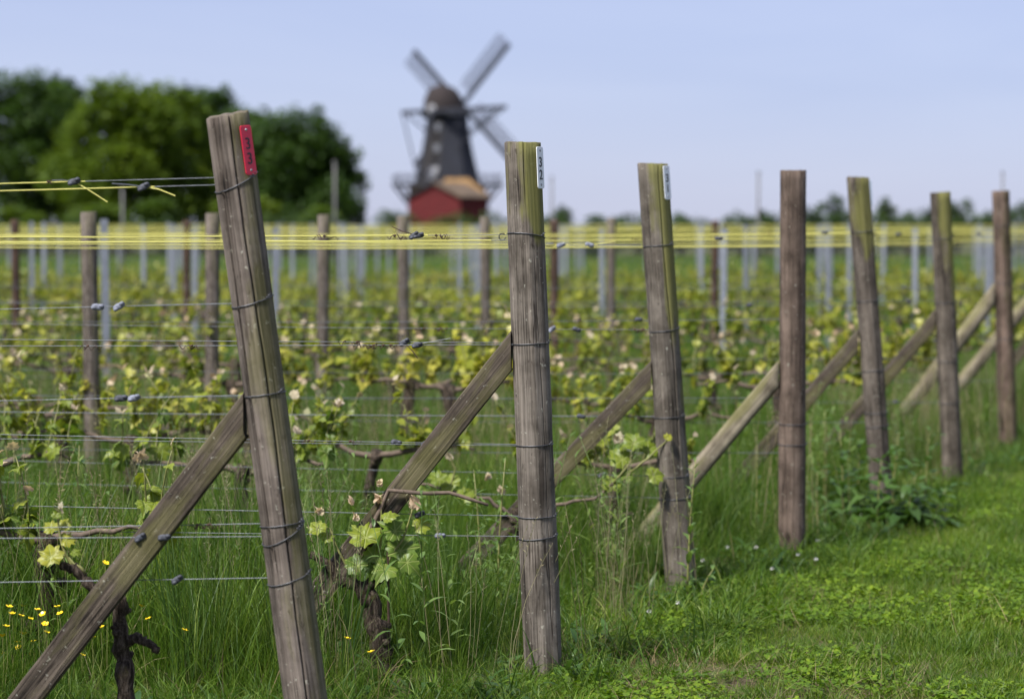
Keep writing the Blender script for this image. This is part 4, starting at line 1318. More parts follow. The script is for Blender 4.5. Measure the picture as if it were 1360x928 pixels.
# mown lane
x, y = pts_in(5.8, 24, 480, lambda y: xline(y) + .02, FR)
ln = vnoise(x, y, 2.4, 8)
worn = (vnoise(x, y, 1.5, 21) * .6 + vnoise(x, y, 4.5, 22) * .4) > .57
m = ~worn | (nr.uniform(0, 1, len(x)) < .4)
x, y, ln = x[m], y[m], ln[m]
put('mown_grass', lawn, x, y, .65 + .85 * ln, 'short mown grass of the lane beside the end posts', 'grass', .2)
x, y = pts_in(5.6, 24, 210, lambda y: xline(y) + .08, FR)
cn = vnoise(x, y, 1.7, 9) * .7 + vnoise(x, y, 5, 10) * .3
m = cn > .40
put('clover', clov, x[m], y[m], nr.uniform(.5, .9, m.sum()), 'clover patches spread through the mown lane', 'clover', .15)
x, y = pts_in(5.6, 20, 42, lambda y: xline(y) - 1.4, FR)
dn = vnoise(x, y, 1.9, 12)
m = (dn > .52) | (nr.uniform(0, 1, len(x)) < .12)
put('dry_grass', dry, x[m], y[m], np.where(x[m] > xline(y[m]), nr.uniform(.35, .7, m.sum()), nr.uniform(.6, 1.2, m.sum())), 'dry straw blades lying in the green grass', 'grass', .6)
x, y = pts_in(5.8, 20, 260, lambda y: xline(y) - .3, FR)
m = (vnoise(x, y, 1.5, 21) * .6 + vnoise(x, y, 4.5, 22) * .4) > .57
put('thatch', dry, x[m], y[m], nr.uniform(.5, .9, m.sum()), 'flattened brown thatch in the worn spots of the lane', 'thatch', .3, nr.uniform(.15, .4, m.sum()))
x, y = pts_in(7.4, 18, 20, FL, lambda y: xline(y) + .05)
m = vnoise(x, y, 1.1, 14) > .42
put('grass_stems', seeds_, x[m], y[m], nr.uniform(.7, 1.05, m.sum()), 'thin flowering grass stems above the tall grass', 'grass', .15)
def forb(seed):
    q = random.Random(seed); mb = MB()
    for _ in range(11):
        v, f = lance(q.uniform(.035, .085), q.uniform(.012, .026), q.uniform(.5, 1.8), seg=4)
        R = Matrix.Rotation(q.uniform(0, 6.28), 3, 'Z') @ Matrix.Rotation(-q.uniform(.2, 1.1), 3, 'Y')
        c = Vector((q.uniform(-.03, .03), q.uniform(-.03, .03), q.uniform(0, .03)))
        mb.add([R @ Vector(p) + c for p in v], f)
    return mb.mesh('forb', M['weed'], True)
forbs = [forb(410 + i) for i in range(5)]
def tall_forb(seed, mat):
    q = random.Random(seed); mb = MB()
    for _ in range(2):
        H = q.uniform(.28, .62); bx, by = q.uniform(-.05, .05), q.uniform(-.05, .05); lx, ly = q.uniform(-.1, .1), q.uniform(-.1, .1)
        P_ = lambda t: Vector((bx + lx * t * t, by + ly * t * t, H * t))
        mb.tube([P_(t) for t in (0, .35, .7, 1)], [.0022, .0019, .0014, .0007], 4)
        a = q.uniform(0, 6)
        for i in range(11):
            t = .15 + .83 * i / 10; a += 2.4
            v, f = lance(q.uniform(.05, .10) * (1.25 - .8 * t), q.uniform(.012, .024) * (1.2 - .7 * t), q.uniform(.3, 1.6), seg=4)
            R = Matrix.Rotation(a, 3, 'Z') @ Matrix.Rotation(-q.uniform(.3, 1.0), 3, 'Y')
            mb.add([R @ Vector(p) + P_(t) for p in v], f)
    return mb.mesh('herb', M[mat], True)
therbs = [tall_forb(430 + i, 'weed_pale' if i % 2 else 'weed_mid') for i in range(6)]
x, y = pts_in(7.3, 18, 13, FL, lambda y: xline(y) - .12)
m = vnoise(x, y, 1.2, 33) > .40
put('tall_herbs', therbs, x[m], y[m], nr.uniform(.6, 1.15, m.sum()), 'leafy herbs standing among the tall grass', 'herbs', .15)
x, y = pts_in(6.9, 20, 34, FL, lambda y: xline(y) + .25)
m = vnoise(x, y, 1.6, 31) > .45
put('leafy_herbs', forbs, x[m], y[m], nr.uniform(.7, 1.5, m.sum()), 'small leafy herbs mixed into the grass under the rows', 'herbs', .2)
# dark rush-like clump behind the leaning post
cx = at(305, 900, 7.45).x
n = 24
x = cx + nr.normal(0, .15, n); y = 7.5 + nr.normal(0, .10, n)
put('rush_clump', rush + tall[:2], x, y, nr.uniform(.65, 1.05, n), 'dense dark green rush clump behind the leaning post tagged 33', 'rushes', .1)

# ------------------------------------------------------------------ buttercups and white clover heads
def buttercup_meshes(seed):
    q = random.Random(seed); fl = MB()
    for i in range(5):
        a = i * 2 * PI / 5 + q.uniform(-.1, .1); c, s = math.cos(a), math.sin(a)
        r = .0105; pts = [(0, 0, 0), (.45, -.42, .35), (.95, -.40, .75), (1.12, 0, .85), (.95, .40, .75), (.45, .42, .35)]
        fl.add([((u * c - v * s) * r, (u * s + v * c) * r, z * r * .6) for u, v, z in pts], [(0, 1, 2, 3), (0, 3, 4, 5)])
    fl.ball((0, 0, .002), (.003, .003, .003), None, 6, 4)
    return fl.mesh('flower', M['petal'])
BUT = [buttercup_meshes(i) for i in range(3)]
bpx = [(12, 806), (28, 818), (30, 805), (40, 822), (57, 816), (80, 815), (76, 806), (32, 842), (28, 840), (44, 852), (22, 853), (12, 857), (24, 860), (3, 845), (4, 868), (62, 840), (107, 861), (109, 870), (134, 833), (197, 822),
       (188, 805), (230, 822), (245, 837), (140, 748), (60, 829), (62, 898), (16, 815), (50, 810), (461, 848), (493, 866), (98, 828), (122, 846), (8, 832), (36, 870), (70, 858), (88, 842)]
for px, py in bpx:
    Y = rnd.uniform(7.15, 7.6)
    p = at(px, py, Y)
    if p.z < .06: p = at(px, py, 7.0)
    e = empty('buttercup', (p.x, p.y, 0)); tag(e, 'small yellow buttercup flower on a thin stem in the grass', 'flower', 'buttercups in the tall grass')
    h = max(p.z, .05)
    MB().tube([(rnd.uniform(-.03, .03), rnd.uniform(-.03, .03), -.01), (.004, 0, h * .6), (0, 0, h)], [.001, .0009, .0008], 4).build('stem', M['shoot'], e)
    f_ = link('flower', BUT[rnd.randrange(3)], e, (0, 0, h), (rnd.uniform(-.1, .6), rnd.uniform(-.3, .3), rnd.uniform(0, 6)))
    f_.scale = (1.0,) * 3
wm = MB()
q = random.Random(5)
for i in range(46):
    a, ph = q.uniform(0, 6.28), math.acos(q.uniform(-.5, 1))
    d = Vector((math.sin(ph) * math.cos(a), math.sin(ph) * math.sin(a), math.cos(ph)))
    s_ = d.orthogonal().normalized() * .0013
    wm.add([d * .002 - s_, d * .002 + s_, d * .0085 + s_ * 1.5, d * .0085 - s_ * 1.5], [(0, 1, 2, 3)])
wmesh = wm.mesh('flower', M['petal_white'])
for px, py in [(1086, 722), (1060, 741), (1004, 731), (1084, 747), (966, 731), (933, 749), (900, 806), (862, 818), (1025, 760)]:
    Y = CAMH * FPX / (py - HORIZ) * .965
    p = at(px, py, Y)
    e = empty('clover_flower', (p.x, p.y, 0)); tag(e, 'small white clover head in the mown grass', 'flower', 'white clover heads in the lane')
    h = max(.06, p.z)
    MB().tube([(0, 0, -.01), (0, 0, h)], .0009, 4).build('stem', M['shoot'], e)
    link('flower', wmesh, e, (0, 0, h))

# ------------------------------------------------------------------ broad-leaved weeds
_lm = {}
def lance_me(mat, L_, wd, droop, wave=0):
    key = (mat, round(L_, 3), round(wd, 3), round(droop, 1))
    if key not in _lm:
        v, f = lance(L_, wd, droop, wave=wave); mb = MB(); mb.add(v, f)
        _lm[key] = mb.mesh('leaf', M[mat], True)
    return _lm[key]
def weed(px, py, Y, h, nleaf, lsize, mat, label, seed, droop=1.2, lean=(0, 0), basal=0, wave=.4, up=.7, cat='weed'):
    q = random.Random(seed)
    p = at(px, py, Y)
    e = empty('leafy_weed', (p.x, p.y, 0), (0, 0, 0)); tag(e, label, cat)
    P_ = lambda t: Vector((lean[0] * t * t, lean[1] * t * t, h * t))
    MB().tube([P_(t) for t in (-.03, .25, .5, .75, 1)], [.0045, .0042, .0036, .0028, .0016], 7).build('stem', M['shoot'], e, smooth=True)
    a = q.uniform(0, 6)
    for i in range(nleaf + basal):
        t = .12 + .86 * i / max(1, nleaf - 1) if i < nleaf else q.uniform(.0, .1)
        a += 2.4 + q.uniform(-.4, .4)
        k = lsize[1] + (lsize[0] - lsize[1]) * (1 - t)
        L_ = round(k * q.uniform(.8, 1.15), 2)
        o_ = link('leaf', lance_me(mat, L_, round(L_ * (.30 if i < nleaf else .34), 3), round(droop * q.uniform(.6, 1.2), 1), wave), e, P_(t), (0, -up * q.uniform(.6, 1.2), a))
    return e
weed(1165, 700, 11.55, .34, 10, (.27, .14), 'weed', 'dark broad-leaved dock at the foot of the teal-tagged post', 1, 1.7, (.02, 0), 9)
weed(1205, 700, 11.5, .26, 9, (.26, .14), 'weed', 'drooping dark dock right beside the foot of the teal-tagged post', 2, 1.9, (.04, 0), 8)
weed(1120, 690, 11.7, .46, 11, (.22, .10), 'weed', 'leafy dock between the reddish brown post and the teal-tagged post', 3, 1.3, (-.02, 0), 6)
weed(1228, 660, 12.0, .48, 12, (.17, .07), 'weed', 'tall narrow dock behind the drooping dark one', 4, 1.0, (.03, 0), 3)
weed(1095, 660, 12.2, .52, 12, (.17, .07), 'weed', 'upright leafy weed just behind the reddish brown post', 5, 1.0, (.0, 0), 3)
weed(1140, 690, 11.9, .40, 12, (.24, .10), 'weed', 'broad dark dock standing behind the drooping docks', 21, 1.3, (.0, 0), 7)
weed(1185, 680, 11.8, .44, 12, (.24, .10), 'weed', 'upright dark dock right before the teal-tagged post', 22, 1.4, (.03, 0), 6)
weed(1240, 695, 11.5, .20, 8, (.24, .14), 'weed', 'low spreading dock on the lane side of the teal-tagged post', 23, 1.7, (.06, 0), 8)
weed(1085, 690, 11.3, .30, 9, (.18, .08), 'weed', 'small dock at the foot of the reddish brown post', 24, 1.3, (.0, 0), 5)
weed(913, 770, 9.2, .56, 22, (.10, .04), 'weed_pale', 'pale upright weed growing before the foot of the post tagged 31', 6, .8, (.03, 0), 4, .3, .9)
weed(930, 775, 9.2, .14, 5, (.13, .07), 'weed_pale', 'low pale weed with broad leaves beside the post tagged 31', 7, 1.5, (.05, 0), 5, .4, .5)
weed(660, 790, 8.6, .62, 18, (.13, .04), 'weed_pale', 'tall thistle-like weed behind the post tagged 32', 8, 1.1, (.03, 0), 3, 1.2, .6)
weed(640, 760, 8.9, .55, 15, (.12, .04), 'weed_pale', 'narrow-leaved weed between the strut and the post tagged 32', 9, 1.1, (-.03, 0), 3, 1.2, .6)
weed(100, 720, 9.3, .62, 14, (.15, .06), 'weed', 'tall broad-leaved weed behind the wires of the post tagged 33', 10, 1.0, (.02, 0), 5, .5, .7)
weed(25, 700, 9.6, .60, 14, (.15, .06), 'weed', 'broad-leaved weed among the grass left of the golden-leaved vine', 11, 1.0, (-.02, 0), 5, .5, .7)
weed(560, 880, 8.0, .10, 4, (.10, .06), 'weed', 'low dark rosette before the strut of the post tagged 32', 12, 1.4, (.0, 0), 8, .4, .4)
weed(455, 905, 7.7, .12, 4, (.11, .06), 'weed', 'low leafy rosette at the foot of the post tagged 33', 13, 1.4, (.0, 0), 9, .4, .4)
weed(660, 890, 7.75, .08, 3, (.09, .05), 'weed_pale', 'small pale rosette at the foot of the post tagged 32', 14, 1.4, (.0, 0), 7, .4, .4)
weed(1005, 700, 11.2, .45, 10, (.11, .05), 'weed', 'leafy weed under the pale half-round strut', 15, 1.1, (.0, 0), 4, .4, .7)

# ------------------------------------------------------------------ trees, hedge, bushes
def leaf_cloud(lobes, n, size, seed, shell=.55):
    """leaf quads through ellipsoid lobes: (centre, radii)"""
    q = np.random.default_rng(seed)
    vol = np.array([r[0] * r[1] * r[2] for c_, r in lobes]); pick = q.choice(len(lobes), n, p=vol ** .8 / (vol ** .8).sum())
    C = np.array([c_ for c_, r in lobes], float)[pick]; R_ = np.array([r for c_, r in lobes], float)[pick]
    d = q.normal(size=(n, 3)); d /= np.linalg.norm(d, axis=1)[:, None]
    rr = shell + (1 - shell) * q.uniform(0, 1, n) ** .5
    rr *= 1 + .12 * q.normal(size=n)
    P_ = C + d * R_ * rr[:, None]
    # clumping: pull towards random twig ends
    s = q.uniform(.6, 1.35, n) * size
    tv = np.array([(-.5, 0, 0), (-.12, -.32, .05), (.5, 0, 0), (.12, .32, .05)]); tf = np.array([(0, 1, 2, 3)])
    a, b, c_ = q.uniform(0, 6.28, n), q.uniform(-.9, .9, n), q.uniform(0, 6.28, n)
    ca, sa, cb, sb, cc_, sc_ = np.cos(a), np.sin(a), np.cos(b), np.sin(b), np.cos(c_), np.sin(c_)
    Rm = np.zeros((n, 3, 3))
    Rm[:, 0, 0] = ca * cc_ - sa * cb * sc_; Rm[:, 0, 1] = -ca * sc_ - sa * cb * cc_; Rm[:, 0, 2] = sa * sb
    Rm[:, 1, 0] = sa * cc_ + ca * cb * sc_; Rm[:, 1, 1] = -sa * sc_ + ca * cb * cc_; Rm[:, 1, 2] = -ca * sb
    Rm[:, 2, 0] = sb * sc_; Rm[:, 2, 1] = sb * cc_; Rm[:, 2, 2] = cb
    return stamp(tv, tf, P_, Rm, s)

def tree(px, top, hw, Y, mat, label, seed, n=13000, group='trees behind the vineyard', lobes_n=26, low=.12):
    q = random.Random(seed)
    zt = at(px, top, Y).z; R_ = hw * Y / FPX
    p = at(px, 300, Y)
    e = empty('broadleaf_tree', (p.x, p.y, 0)); tag(e, label, 'tree', group)
    tr = MB(); H = zt
    tp_ = [(q.uniform(-.1, .1), q.uniform(-.1, .1), z) for z in (-.3, H * .15, H * .35, H * .55, H * .75)]
    tr.tube(tp_, [.26, .21, .17, .11, .05], 9)
    lobes = []
    for i in range(lobes_n):
        t = (i + .5) / lobes_n
        z = H * (low + (1 - low) * (.08 + .80 * t ** .9)) + q.uniform(-.3, .3)
        prof = math.sin(PI * min(1, .18 + .80 * (z / H))) ** .6
        a = i * 2.4 + q.uniform(-.5, .5); rr = R_ * prof * q.uniform(.35, .78)
        if t > .9: rr *= .4
        c_ = (rr * math.cos(a), rr * math.sin(a) * .9, z)
        s_ = R_ * q.uniform(.34, .54)
        lobes.append((c_, (s_, s_, s_ * q.uniform(.6, .85))))
        j = min(3, int(t * 3.2)); b0 = Vector(tp_[j])
        m_ = b0.lerp(Vector(c_), .5) + Vector((0, 0, .2))
        tr.tube([b0, m_, c_], [.08, .05, .02], 6)
    for i in range(lobes_n + 14):     # outlying sprays break the outline
        z = H * q.uniform(.25, .93); prof = math.sin(PI * min(1, .18 + .80 * (z / H))) ** .6
        a = q.uniform(0, 6.28); rr = R_ * prof * q.uniform(.75, 1.08); s_ = R_ * q.uniform(.08, .17)
        lobes.append(((rr * math.cos(a), rr * math.sin(a) * .9, z), (s_, s_, s_ * q.uniform(.8, 1.5))))
    for i in range(7):
        s_ = R_ * q.uniform(.07, .14); lobes.append(((R_ * q.uniform(-.5, .5), R_ * q.uniform(-.4, .4), H * q.uniform(.86, .95)), (s_, s_, s_ * 1.6)))
    tr.build('trunk', M['tree_bark'], e, smooth=True)
    V, F = leaf_cloud(lobes, int(n * 1.7), .27, seed)
    ok = V.reshape(-1, 4, 3)[:, :, 2].min(1) > .15
    F = F[ok]
    link('crown', np_mesh('crown', V, F, M[mat]), e)
    return e
tree(15, 88, 95, 128, 'tree_dark', 'tall dark broadleaf tree at the outer end of the tree group', 1, 14000)
tree(80, 93, 60, 134, 'tree_dark', 'narrow dark tree behind the bright green tree', 2, 11000)
tree(165, 104, 92, 122, 'tree_mid', 'broad bright green tree in the middle of the tree group', 3, 15000)
tree(272, 104, 62, 136, 'tree_dark', 'slim dark tree between bright green tree and the loose round tree', 4, 11000)
tree(225, 112, 74, 127, 'tree_mid', 'lower green tree leaning against the bright green tree', 5, 11000)
tree(392, 146, 84, 124, 'tree_dark', 'round dark tree next to the windmill side of the group', 6, 13000)
tree(447, 172, 42, 125, 'tree_dark', 'loose small tree with sky gaps nearest to the windmill', 7, 4200, lobes_n=16, low=.05)
tree(325, 138, 62, 130, 'tree_dark', 'dark tree filling the gap behind post tagged 33', 8, 9000)
def bush(px, top, hw, Y, label, seed, mat='hedge', n=1500, group='bushes along the far hedge'):
    q = random.Random(seed); zt = at(px, top, Y).z; R_ = hw * Y / FPX
    p = at(px, 300, Y)
    e = empty('hedge_bush', (p.x, p.y, 0)); tag(e, label, 'bush', group)
    lob = []
    st = MB()
    for i in range(9):
        a = q.uniform(0, 6.28); rr = R_ * q.uniform(.1, .65); z = zt * (.25 + .62 * (i + .5) / 9)
        c_ = (rr * math.cos(a), rr * math.sin(a), z); lob.append((c_, (R_ * .38, R_ * .38, zt * .16)))
        st.tube([(0, 0, -.1), (c_[0] * .5, c_[1] * .5, z * .6), c_], [.04, .03, .012], 5)
    st.build('stem', M['tree_bark'], e)
    V, F = leaf_cloud(lob, n, .2, seed, .3)
    link('foliage', np_mesh('foliage', V, F, M[mat]), e)
for i, (px, top, hw) in enumerate([(742, 268, 14), (800, 281, 26), (850, 279, 30), (905, 280, 18), (985, 284, 20), (1022, 275, 10), (1050, 270, 18), (1080, 268, 16), (1108, 253, 22), (1150, 274, 14), (1178, 258, 16), (1205, 276, 18), (1243, 262, 22), (1272, 258, 16), (1305, 275, 24), (1340, 272, 22), (1375, 262, 24), (1420, 268, 26), (520, 285, 20), (-30, 270, 30)]):
    bush(px, top + 3, hw * 1.6, 112 + (i * 7 % 5), 'small dark green bush rising above the far hedge', 60 + i)
for i, (px, top, hw) in enumerate([(40, 272, 40), (130, 268, 45), (215, 262, 40), (300, 258, 36), (345, 262, 30), (420, 272, 34)]):
    bush(px, top, hw * 1.25, 112, 'bright green bush at the foot of the trees', 160 + i, 'tree_mid', 4500, 'bushes at the foot of the trees')
# the long low hedge at the far edge of the vineyard
lob = []
q = random.Random(3)
for i in range(150):
    x = -34 + i * .46
    lob.append(((x, 105 + q.uniform(-.4, .4), q.uniform(.5, 1.65)), (.7, .7, q.uniform(.5, .62))))
V, F = leaf_cloud(lob, 42000, .19, 77, .3)
o_ = link('hedge', np_mesh('hedge', V, F, M['hedge'])); tag(o_, 'long low dark hedge along the far edge of the vineyard', 'hedge', kind='stuff')

# thin poles above the far rows
def pole(px, top, Y, r, label):
    p = at(px, 300, Y); h = at(px, top, Y).z
    e = empty('thin_pole', (p.x, p.y, 0)); tag(e, label, 'pole', 'thin poles among the far rows')
    MB().tube([(0, 0, -.2), (0, 0, h * .5), (0, 0, h)], [r, r, r * .85], 8).build('shaft', M['pole'], e, smooth=True)
    MB().tube([(0, 0, h), (0, 0, h + r * 1.2)], [r * 1.5, r * 1.2], 8).build('pole_cap', M['pole'], e)
pole(445, 216, 60, .038, 'thin grey pole before the loose small tree')
pole(163, 250, 48, .028, 'short thin pole before the bright green tree')
pole(1007, 230, 55, .030, 'thin pale pole beside the reddish brown post')
pole(733, 236, 60, .028, 'thin pale pole just beyond the post tagged 32')
pole(1331, 230, 40, .020, 'thin rod rising behind the slim brown post')

# ------------------------------------------------------------------ windmill and red shed
MY = 250.0
def mp(px, py): 
    p = at(px, py, MY); return p.x, p.z
mx, _ = mp(594, 300)
S = MY / FPX
mill = empty('windmill', (mx, MY, 0)); tag(mill, 'dark smock windmill with four sails standing behind the red shed', 'windmill')
zst = mp(0, 243)[1]; ztop = mp(0, 152)[1]
def octo(r0, z0, r1, z1, rot=PI / 8, n=8, rings=1):
    mb = MB()
    for z, r in ((z0, r0), (z1, r1)):
        mb.v += [(r * math.cos(rot + 2 * PI * i / n), r * math.sin(rot + 2 * PI * i / n), z) for i in range(n)]
    for i in range(n): mb.f.append((i, (i + 1) % n, n + (i + 1) % n, n + i))
    mb.f.append(tuple(reversed(range(n)))); mb.f.append(tuple(n + i for i in range(n)))
    return mb
ROT8 = math.radians(-90 - 12)
octo(57 * S, -.5, 52 * S, zst - .2, ROT8).build('brick_base', M['brick'], mill)
# tower: eight boarded faces, each its own panel with weatherboards
rb, rt = 43 * S / .96, 26 * S / .96
for i in range(8):
    a0, a1 = ROT8 + 2 * PI * i / 8, ROT8 + 2 * PI * (i + 1) / 8
    am = (a0 + a1) / 2
    mb = MB()
    nb = 26
    for j in range(nb):
        t0, t1 = j / nb, (j + 1) / nb
        z0, z1 = zst + (ztop - zst) * t0, zst + (ztop - zst) * t1 + .03
        def rad_(t): return rb + (rt - rb) * t - .5 * math.sin(PI * t) * .35
        r0, r1 = rad_(t0) + .05, rad_(t1)
        mb.add([(r0 * math.cos(a0), r0 * math.sin(a0), z0), (r0 * math.cos(a1), r0 * math.sin(a1), z0), (r1 * math.cos(a1), r1 * math.sin(a1), z1), (r1 * math.cos(a0), r1 * math.sin(a0), z1),
                ((r0 - .12) * math.cos(a0), (r0 - .12) * math.sin(a0), z0), ((r0 - .12) * math.cos(a1), (r0 - .12) * math.sin(a1), z0)], [(0, 1, 2, 3), (4, 5, 1, 0)])
    left = math.cos(am) < -.1  # faces towards the sun, their brightness painted by the browner copy
    mb.build('tower_face', M['mill_sunlit'] if left else M['mill_black'], mill)
# windows on the face looking to the lane side
def mill_window(px, py, wpx, hpx, mt, Yoff, fm='white_paint'):
    X, Z = mp(px, py)
    X -= mx
    wn_ = MB(); wd, ht = wpx * S, hpx * S
    wn_.box((0, 0, 0), (wd, .16, ht))
    o1 = wn_.build('window', M[fm], mill, (X, Yoff, Z))
    MB().box((0, -.075, 0), (wd * .62, .05, ht * .62)).build('pane', M[mt], o1)
    for sx in (0,): MB().box((0, -.11, 0), (.06, .03, ht * .64)).build('glazing_bar', M['white_paint'], o1)
def face_y(py, px):
    z = mp(0, py)[1]; t = (z - zst) / (ztop - zst); r = rb + (rt - rb) * t
    X = mp(px, py)[0] - mx
    best = 0
    for i in range(8):
        a0, a1 = ROT8 + 2 * PI * i / 8, ROT8 + 2 * PI * (i + 1) / 8
        x0, x1 = r * math.cos(a0), r * math.cos(a1)
        if math.sin((a0 + a1) / 2) < 0 and min(x0, x1) <= X <= max(x0, x1):
            best = r * math.sin(a0) + (X - x0) / (x1 - x0) * r * (math.sin(a1) - math.sin(a0))
    return best - .04
mill_window(577.5, 231, 15, 17, 'white_paint', face_y(231, 577))
mill_window(581, 198, 10, 12, 'glass', face_y(198, 581), 'pole')
mill_window(582, 170, 11, 12, 'glass', face_y(170, 582), 'pole')
# cap: boat-shaped dome along the wind shaft
YAW = math.radians(33)      # shaft points away and to the right
ad = Vector((math.sin(YAW), math.cos(YAW), 0)); ud = Vector((math.cos(YAW), -math.sin(YAW), 0))
zc = mp(0, 152)[1]
cb = MB(); nu, nv = 28, 12
hc = 40 * S
for j in range(nv + 1):
    t = j / nv
    for i in range(nu):
        a = 2 * PI * i / nu
        w_ = math.cos(t * PI / 2) ** .62
        ex, ey = 27 * S * w_ * math.cos(a), 31 * S * w_ * math.sin(a)
        z = zc - .2 + hc * (math.sin(t * PI / 2) ** 1.05)
        ey2 = ey - .5 * t
        p = ud * ex + ad * ey2
        cb.v.append((p.x - .25, p.y, z))
for j in range(nv):
    for i in range(nu):
        cb.f.append((j * nu + i, j * nu + (i + 1) % nu, (j + 1) * nu + (i + 1) % nu, (j + 1) * nu + i))
capo = cb.build('cap', M['cap'], mill, smooth=True)
rim = MB(); rim.tube([(ud * (27.6 * S * math.cos(a)) + ad * (31 * S * math.sin(a)) + Vector((-.25, 0, zc - .15))) for a in np.linspace(0, 2 * PI, 29)], .28, 6)
rim.build('cap_rim', M['mill_black'], capo)
kb = MB(); kb.ball((-.25 - ad.x * .5, -ad.y * .5, zc + hc - .1), (.22, .22, .5), None, 8, 6); kb.build('finial', M['cap'], capo)
X, Z = mp(574.5, 146)
cw = MB().tube([(X - mx, -2.25, Z), (X - mx, -2.0, Z)], 5.5 * S, 14).build('round_window', M['white_paint'], capo)
# sails
hx, hz = mp(611, 139)
hub = Vector((hx - mx, 0, hz)); hub = Vector((hub.x, hub.x / math.tan(YAW), hub.z))
sh = MB(); sh.tube([Vector((-.2, 0, hz + .1)), hub + ad * .5], [.35, .3], 10); sh.build('wind_shaft', M['mill_frame'], mill)
LS = 8.5
for i in range(4):
    a = math.radians(46 + 90 * i)
    d = ud * math.cos(a) + Vector((0, 0, math.sin(a)))
    t_ = -ud * math.sin(a) + Vector((0, 0, math.cos(a)))
    s1 = MB(); s1.bar(hub + ad * (.2 + .1 * (i % 2)), hub + ad * (.2 + .1 * (i % 2)) + d * LS, .42, .30, tuple(ad))
    s_o = s1.build('sail', M['mill_frame'], mill)
    lt = MB(); w_ = 1.75
    base_ = hub + ad * .32
    for j in range(21):
        r = 1.6 + (LS - 1.7) * j / 20
        lt.bar(base_ + d * r, base_ + d * r + t_ * w_, .10, .06, tuple(ad))
    for j in range(3):
        o2 = w_ * (j + 1) / 3
        lt.bar(base_ + d * 1.6 + t_ * o2, base_ + d * (LS - .1) + t_ * o2, .06, .06, tuple(ad))
    lt.build('sail_lattice', M['canvas'], s_o)
# tail gear: spreader beam on the near side of the cap and braces down to the stage
zb = mp(0, 149)[1]
cbm = -ad * 2.6 + Vector((0, 0, zb))
lft = Vector((mp(534, 150)[0] - mx, 0, mp(0, 150)[1])); rgt = Vector((mp(672, 147)[0] - mx, 0, mp(0, 147)[1]))
def on_tail(p): # depth of the spreader plane
    tpar = (p.x - cbm.x) / ud.x; return Vector((p.x, cbm.y + ud.y * tpar, p.z))
lft, rgt = on_tail(lft), on_tail(rgt)
tb = MB(); tb.bar(lft, rgt, .38, .42); tb.build('tail_beam', M['mill_frame'], mill)
foot = -ad * 5.2 + Vector((0, 0, zst + .4))
for p0 in (lft, rgt):
    MB().bar(p0, foot, .13, .13).build('tail_brace', M['mill_frame'], mill)
    MB().bar(p0.lerp(cbm, .08), Vector((cbm.x * .3, cbm.y * .3, zb - 2.6)) + (p0 - cbm) * .3, .18, .18).build('tail_brace', M['mill_frame'], mill)
MB().bar(cbm, foot, .28, .28).build('tail_pole', M['mill_frame'], mill)
# stage with railing and brackets
st_ = octo(76 * S, zst - .35, 76 * S, zst - .05, ROT8); st_o = st_.build('stage', M['mill_black'], mill)
for i in range(8):
    a0, a1 = ROT8 + 2 * PI * i / 8, ROT8 + 2 * PI * (i + 1) / 8
    R2 = 74.5 * S
    p0 = Vector((R2 * math.cos(a0), R2 * math.sin(a0), zst)); p1 = Vector((R2 * math.cos(a1), R2 * math.sin(a1), zst))
    rl = MB()
    for hh in (.45, .8): rl.bar(p0 + Vector((0, 0, hh)), p1 + Vector((0, 0, hh)), .05, .06)
    for j in range(4):
        pp = p0.lerp(p1, j / 4); rl.bar(pp, pp + Vector((0, 0, .82)), .06, .06)
    rl.build('railing', M['mill_frame'], st_o)
    MB().bar(Vector((54 * S * math.cos(a0), 54 * S * math.sin(a0), zst - 2.2)), Vector((73 * S * math.cos(a0), 73 * S * math.sin(a0), zst - .3)), .2, .22).build('bracket', M['mill_frame'], st_o)

# red shed
SY = 236.0; SS = SY / FPX
def sp(px, py): 
    p = at(px, py, SY); return p.x, p.z
ang = math.radians(30)
gw, dl = 69 * SS / math.cos(ang), 36 * SS / math.sin(ang)
cx, _ = sp(543, 300)
gd = Vector((math.cos(ang), -math.sin(ang), 0)); bd = Vector((math.sin(ang), math.cos(ang), 0))
he = sp(0, 263)[1]; hr = sp(0, 245.5)[1]
shed = empty('red_shed', (cx, SY, 0)); tag(shed, 'red boarded shed with tan roof in front of the windmill', 'shed')
Z0 = Vector((0, 0, -.3))
def Zv(z): return Vector((0, 0, z))
A0, B0 = Vector((0, 0, 0)), gd * gw
mb = MB()
for dpt in (Vector((0, 0, 0)), bd * dl):
    mb.v += [tuple(A0 + dpt + Zv(-.3)), tuple(B0 + dpt + Zv(-.3)), tuple(B0 + dpt + Zv(he)), tuple((A0 + B0) / 2 + dpt + Zv(hr)), tuple(A0 + dpt + Zv(he))]
mb.f += [(0, 1, 2, 3, 4), (9, 8, 7, 6, 5), (1, 6, 7, 2), (5, 0, 4, 9)]
wl_ = mb.build('wall', M['red_board'], shed)
bt_ = MB()
for j in range(24):
    t = (j + .5) / 24; top = he + (hr - he) * (1 - abs(2 * t - 1))
    p = A0.lerp(B0, t) - bd * .02
    bt_.bar(p + Zv(0), p + Zv(top - .05), .05, .05, tuple(gd))
for j in range(16):
    p = B0 + bd * dl * (j + .5) / 16 + gd * .02
    bt_.bar(p, p + Zv(he - .05), .05, .05, tuple(bd))
bt_.build('cover_strips', M['red_board'], wl_)
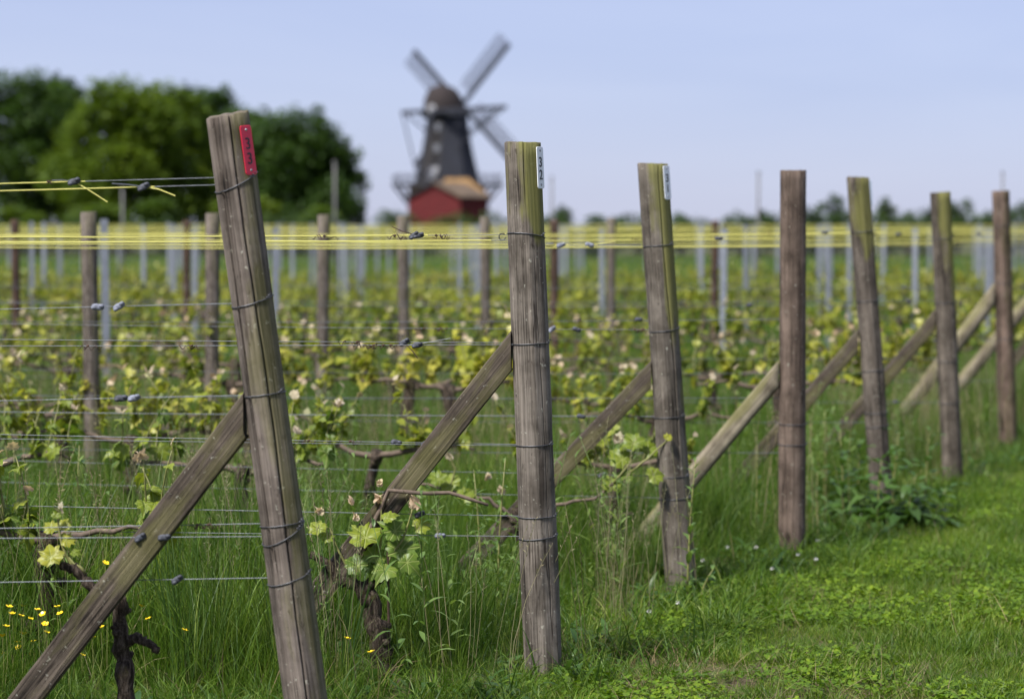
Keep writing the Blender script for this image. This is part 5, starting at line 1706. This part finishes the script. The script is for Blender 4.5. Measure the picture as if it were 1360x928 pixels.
for sgn, mt in ((1, 'roof_tan'), (-1, 'roof_grey')):
    rm_ = MB(); mid = (A0 + B0) / 2
    ea = (B0 if sgn > 0 else A0) + gd * sgn * .35; ez = he - .35 * (hr - he) / (gw / 2)
    P4 = [mid - bd * .35 + Zv(hr + .08), mid + bd * (dl + .35) + Zv(hr + .08), ea + bd * (dl + .35) + Zv(ez + .08), ea - bd * .35 + Zv(ez + .08)]
    rm_.v += [tuple(p) for p in P4] + [tuple(p + Zv(.16)) for p in P4]
    rm_.f += [(0, 1, 2, 3), (7, 6, 5, 4), (0, 4, 5, 1), (1, 5, 6, 2), (2, 6, 7, 3), (3, 7, 4, 0)]
    rm_.build('roof', M[mt], shed)
# taller wing behind the shed with an orange tiled roof
wx, wz = sp(588, 240)
wing = empty('tiled_outbuilding', (wx, SY + 5.5, 0)); tag(wing, 'low outbuilding with orange tiled roof between the red shed and the windmill', 'building')
wd_, wl2 = 5.2, 5.6
hr2 = at(0, 236.5, SY + 5.5).z; he2 = at(0, 259, SY + 5.5).z
r0 = Vector((0, 0, 0)); rd_ = Vector((math.cos(math.radians(8)), math.sin(math.radians(8)), 0)); rp_ = Vector((-rd_.y, rd_.x, 0))
Lr = 36 * SS
mb = MB()
q4 = [r0 - rd_ * .3 - rp_ * 1.9, r0 + rd_ * (Lr + 1.3) - rp_ * 1.9, r0 + rd_ * (Lr + 1.3) + rp_ * 1.9, r0 - rd_ * .3 + rp_ * 1.9]
mb.v += [tuple(p + Zv(-.3)) for p in q4] + [tuple(p + Zv(he2)) for p in q4]
mb.f += [(0, 1, 5, 4), (1, 2, 6, 5), (2, 3, 7, 6), (3, 0, 4, 7), (4, 5, 6, 7)]
mb.build('wall', M['red_board'], wing)
mb = MB()
e4 = [p + (p - sum(q4, Vector()) / 4).normalized() * .35 for p in q4]
mb.v += [tuple(p + Zv(he2 - .05)) for p in e4] + [tuple(r0 + rd_ * .1 + Zv(hr2)), tuple(r0 + rd_ * Lr * .92 + Zv(hr2))]
mb.f += [(0, 1, 5, 4), (1, 2, 5), (2, 3, 4, 5), (3, 0, 4), (3, 2, 1, 0)]
mb.build('roof', M['roof_orange'], wing)
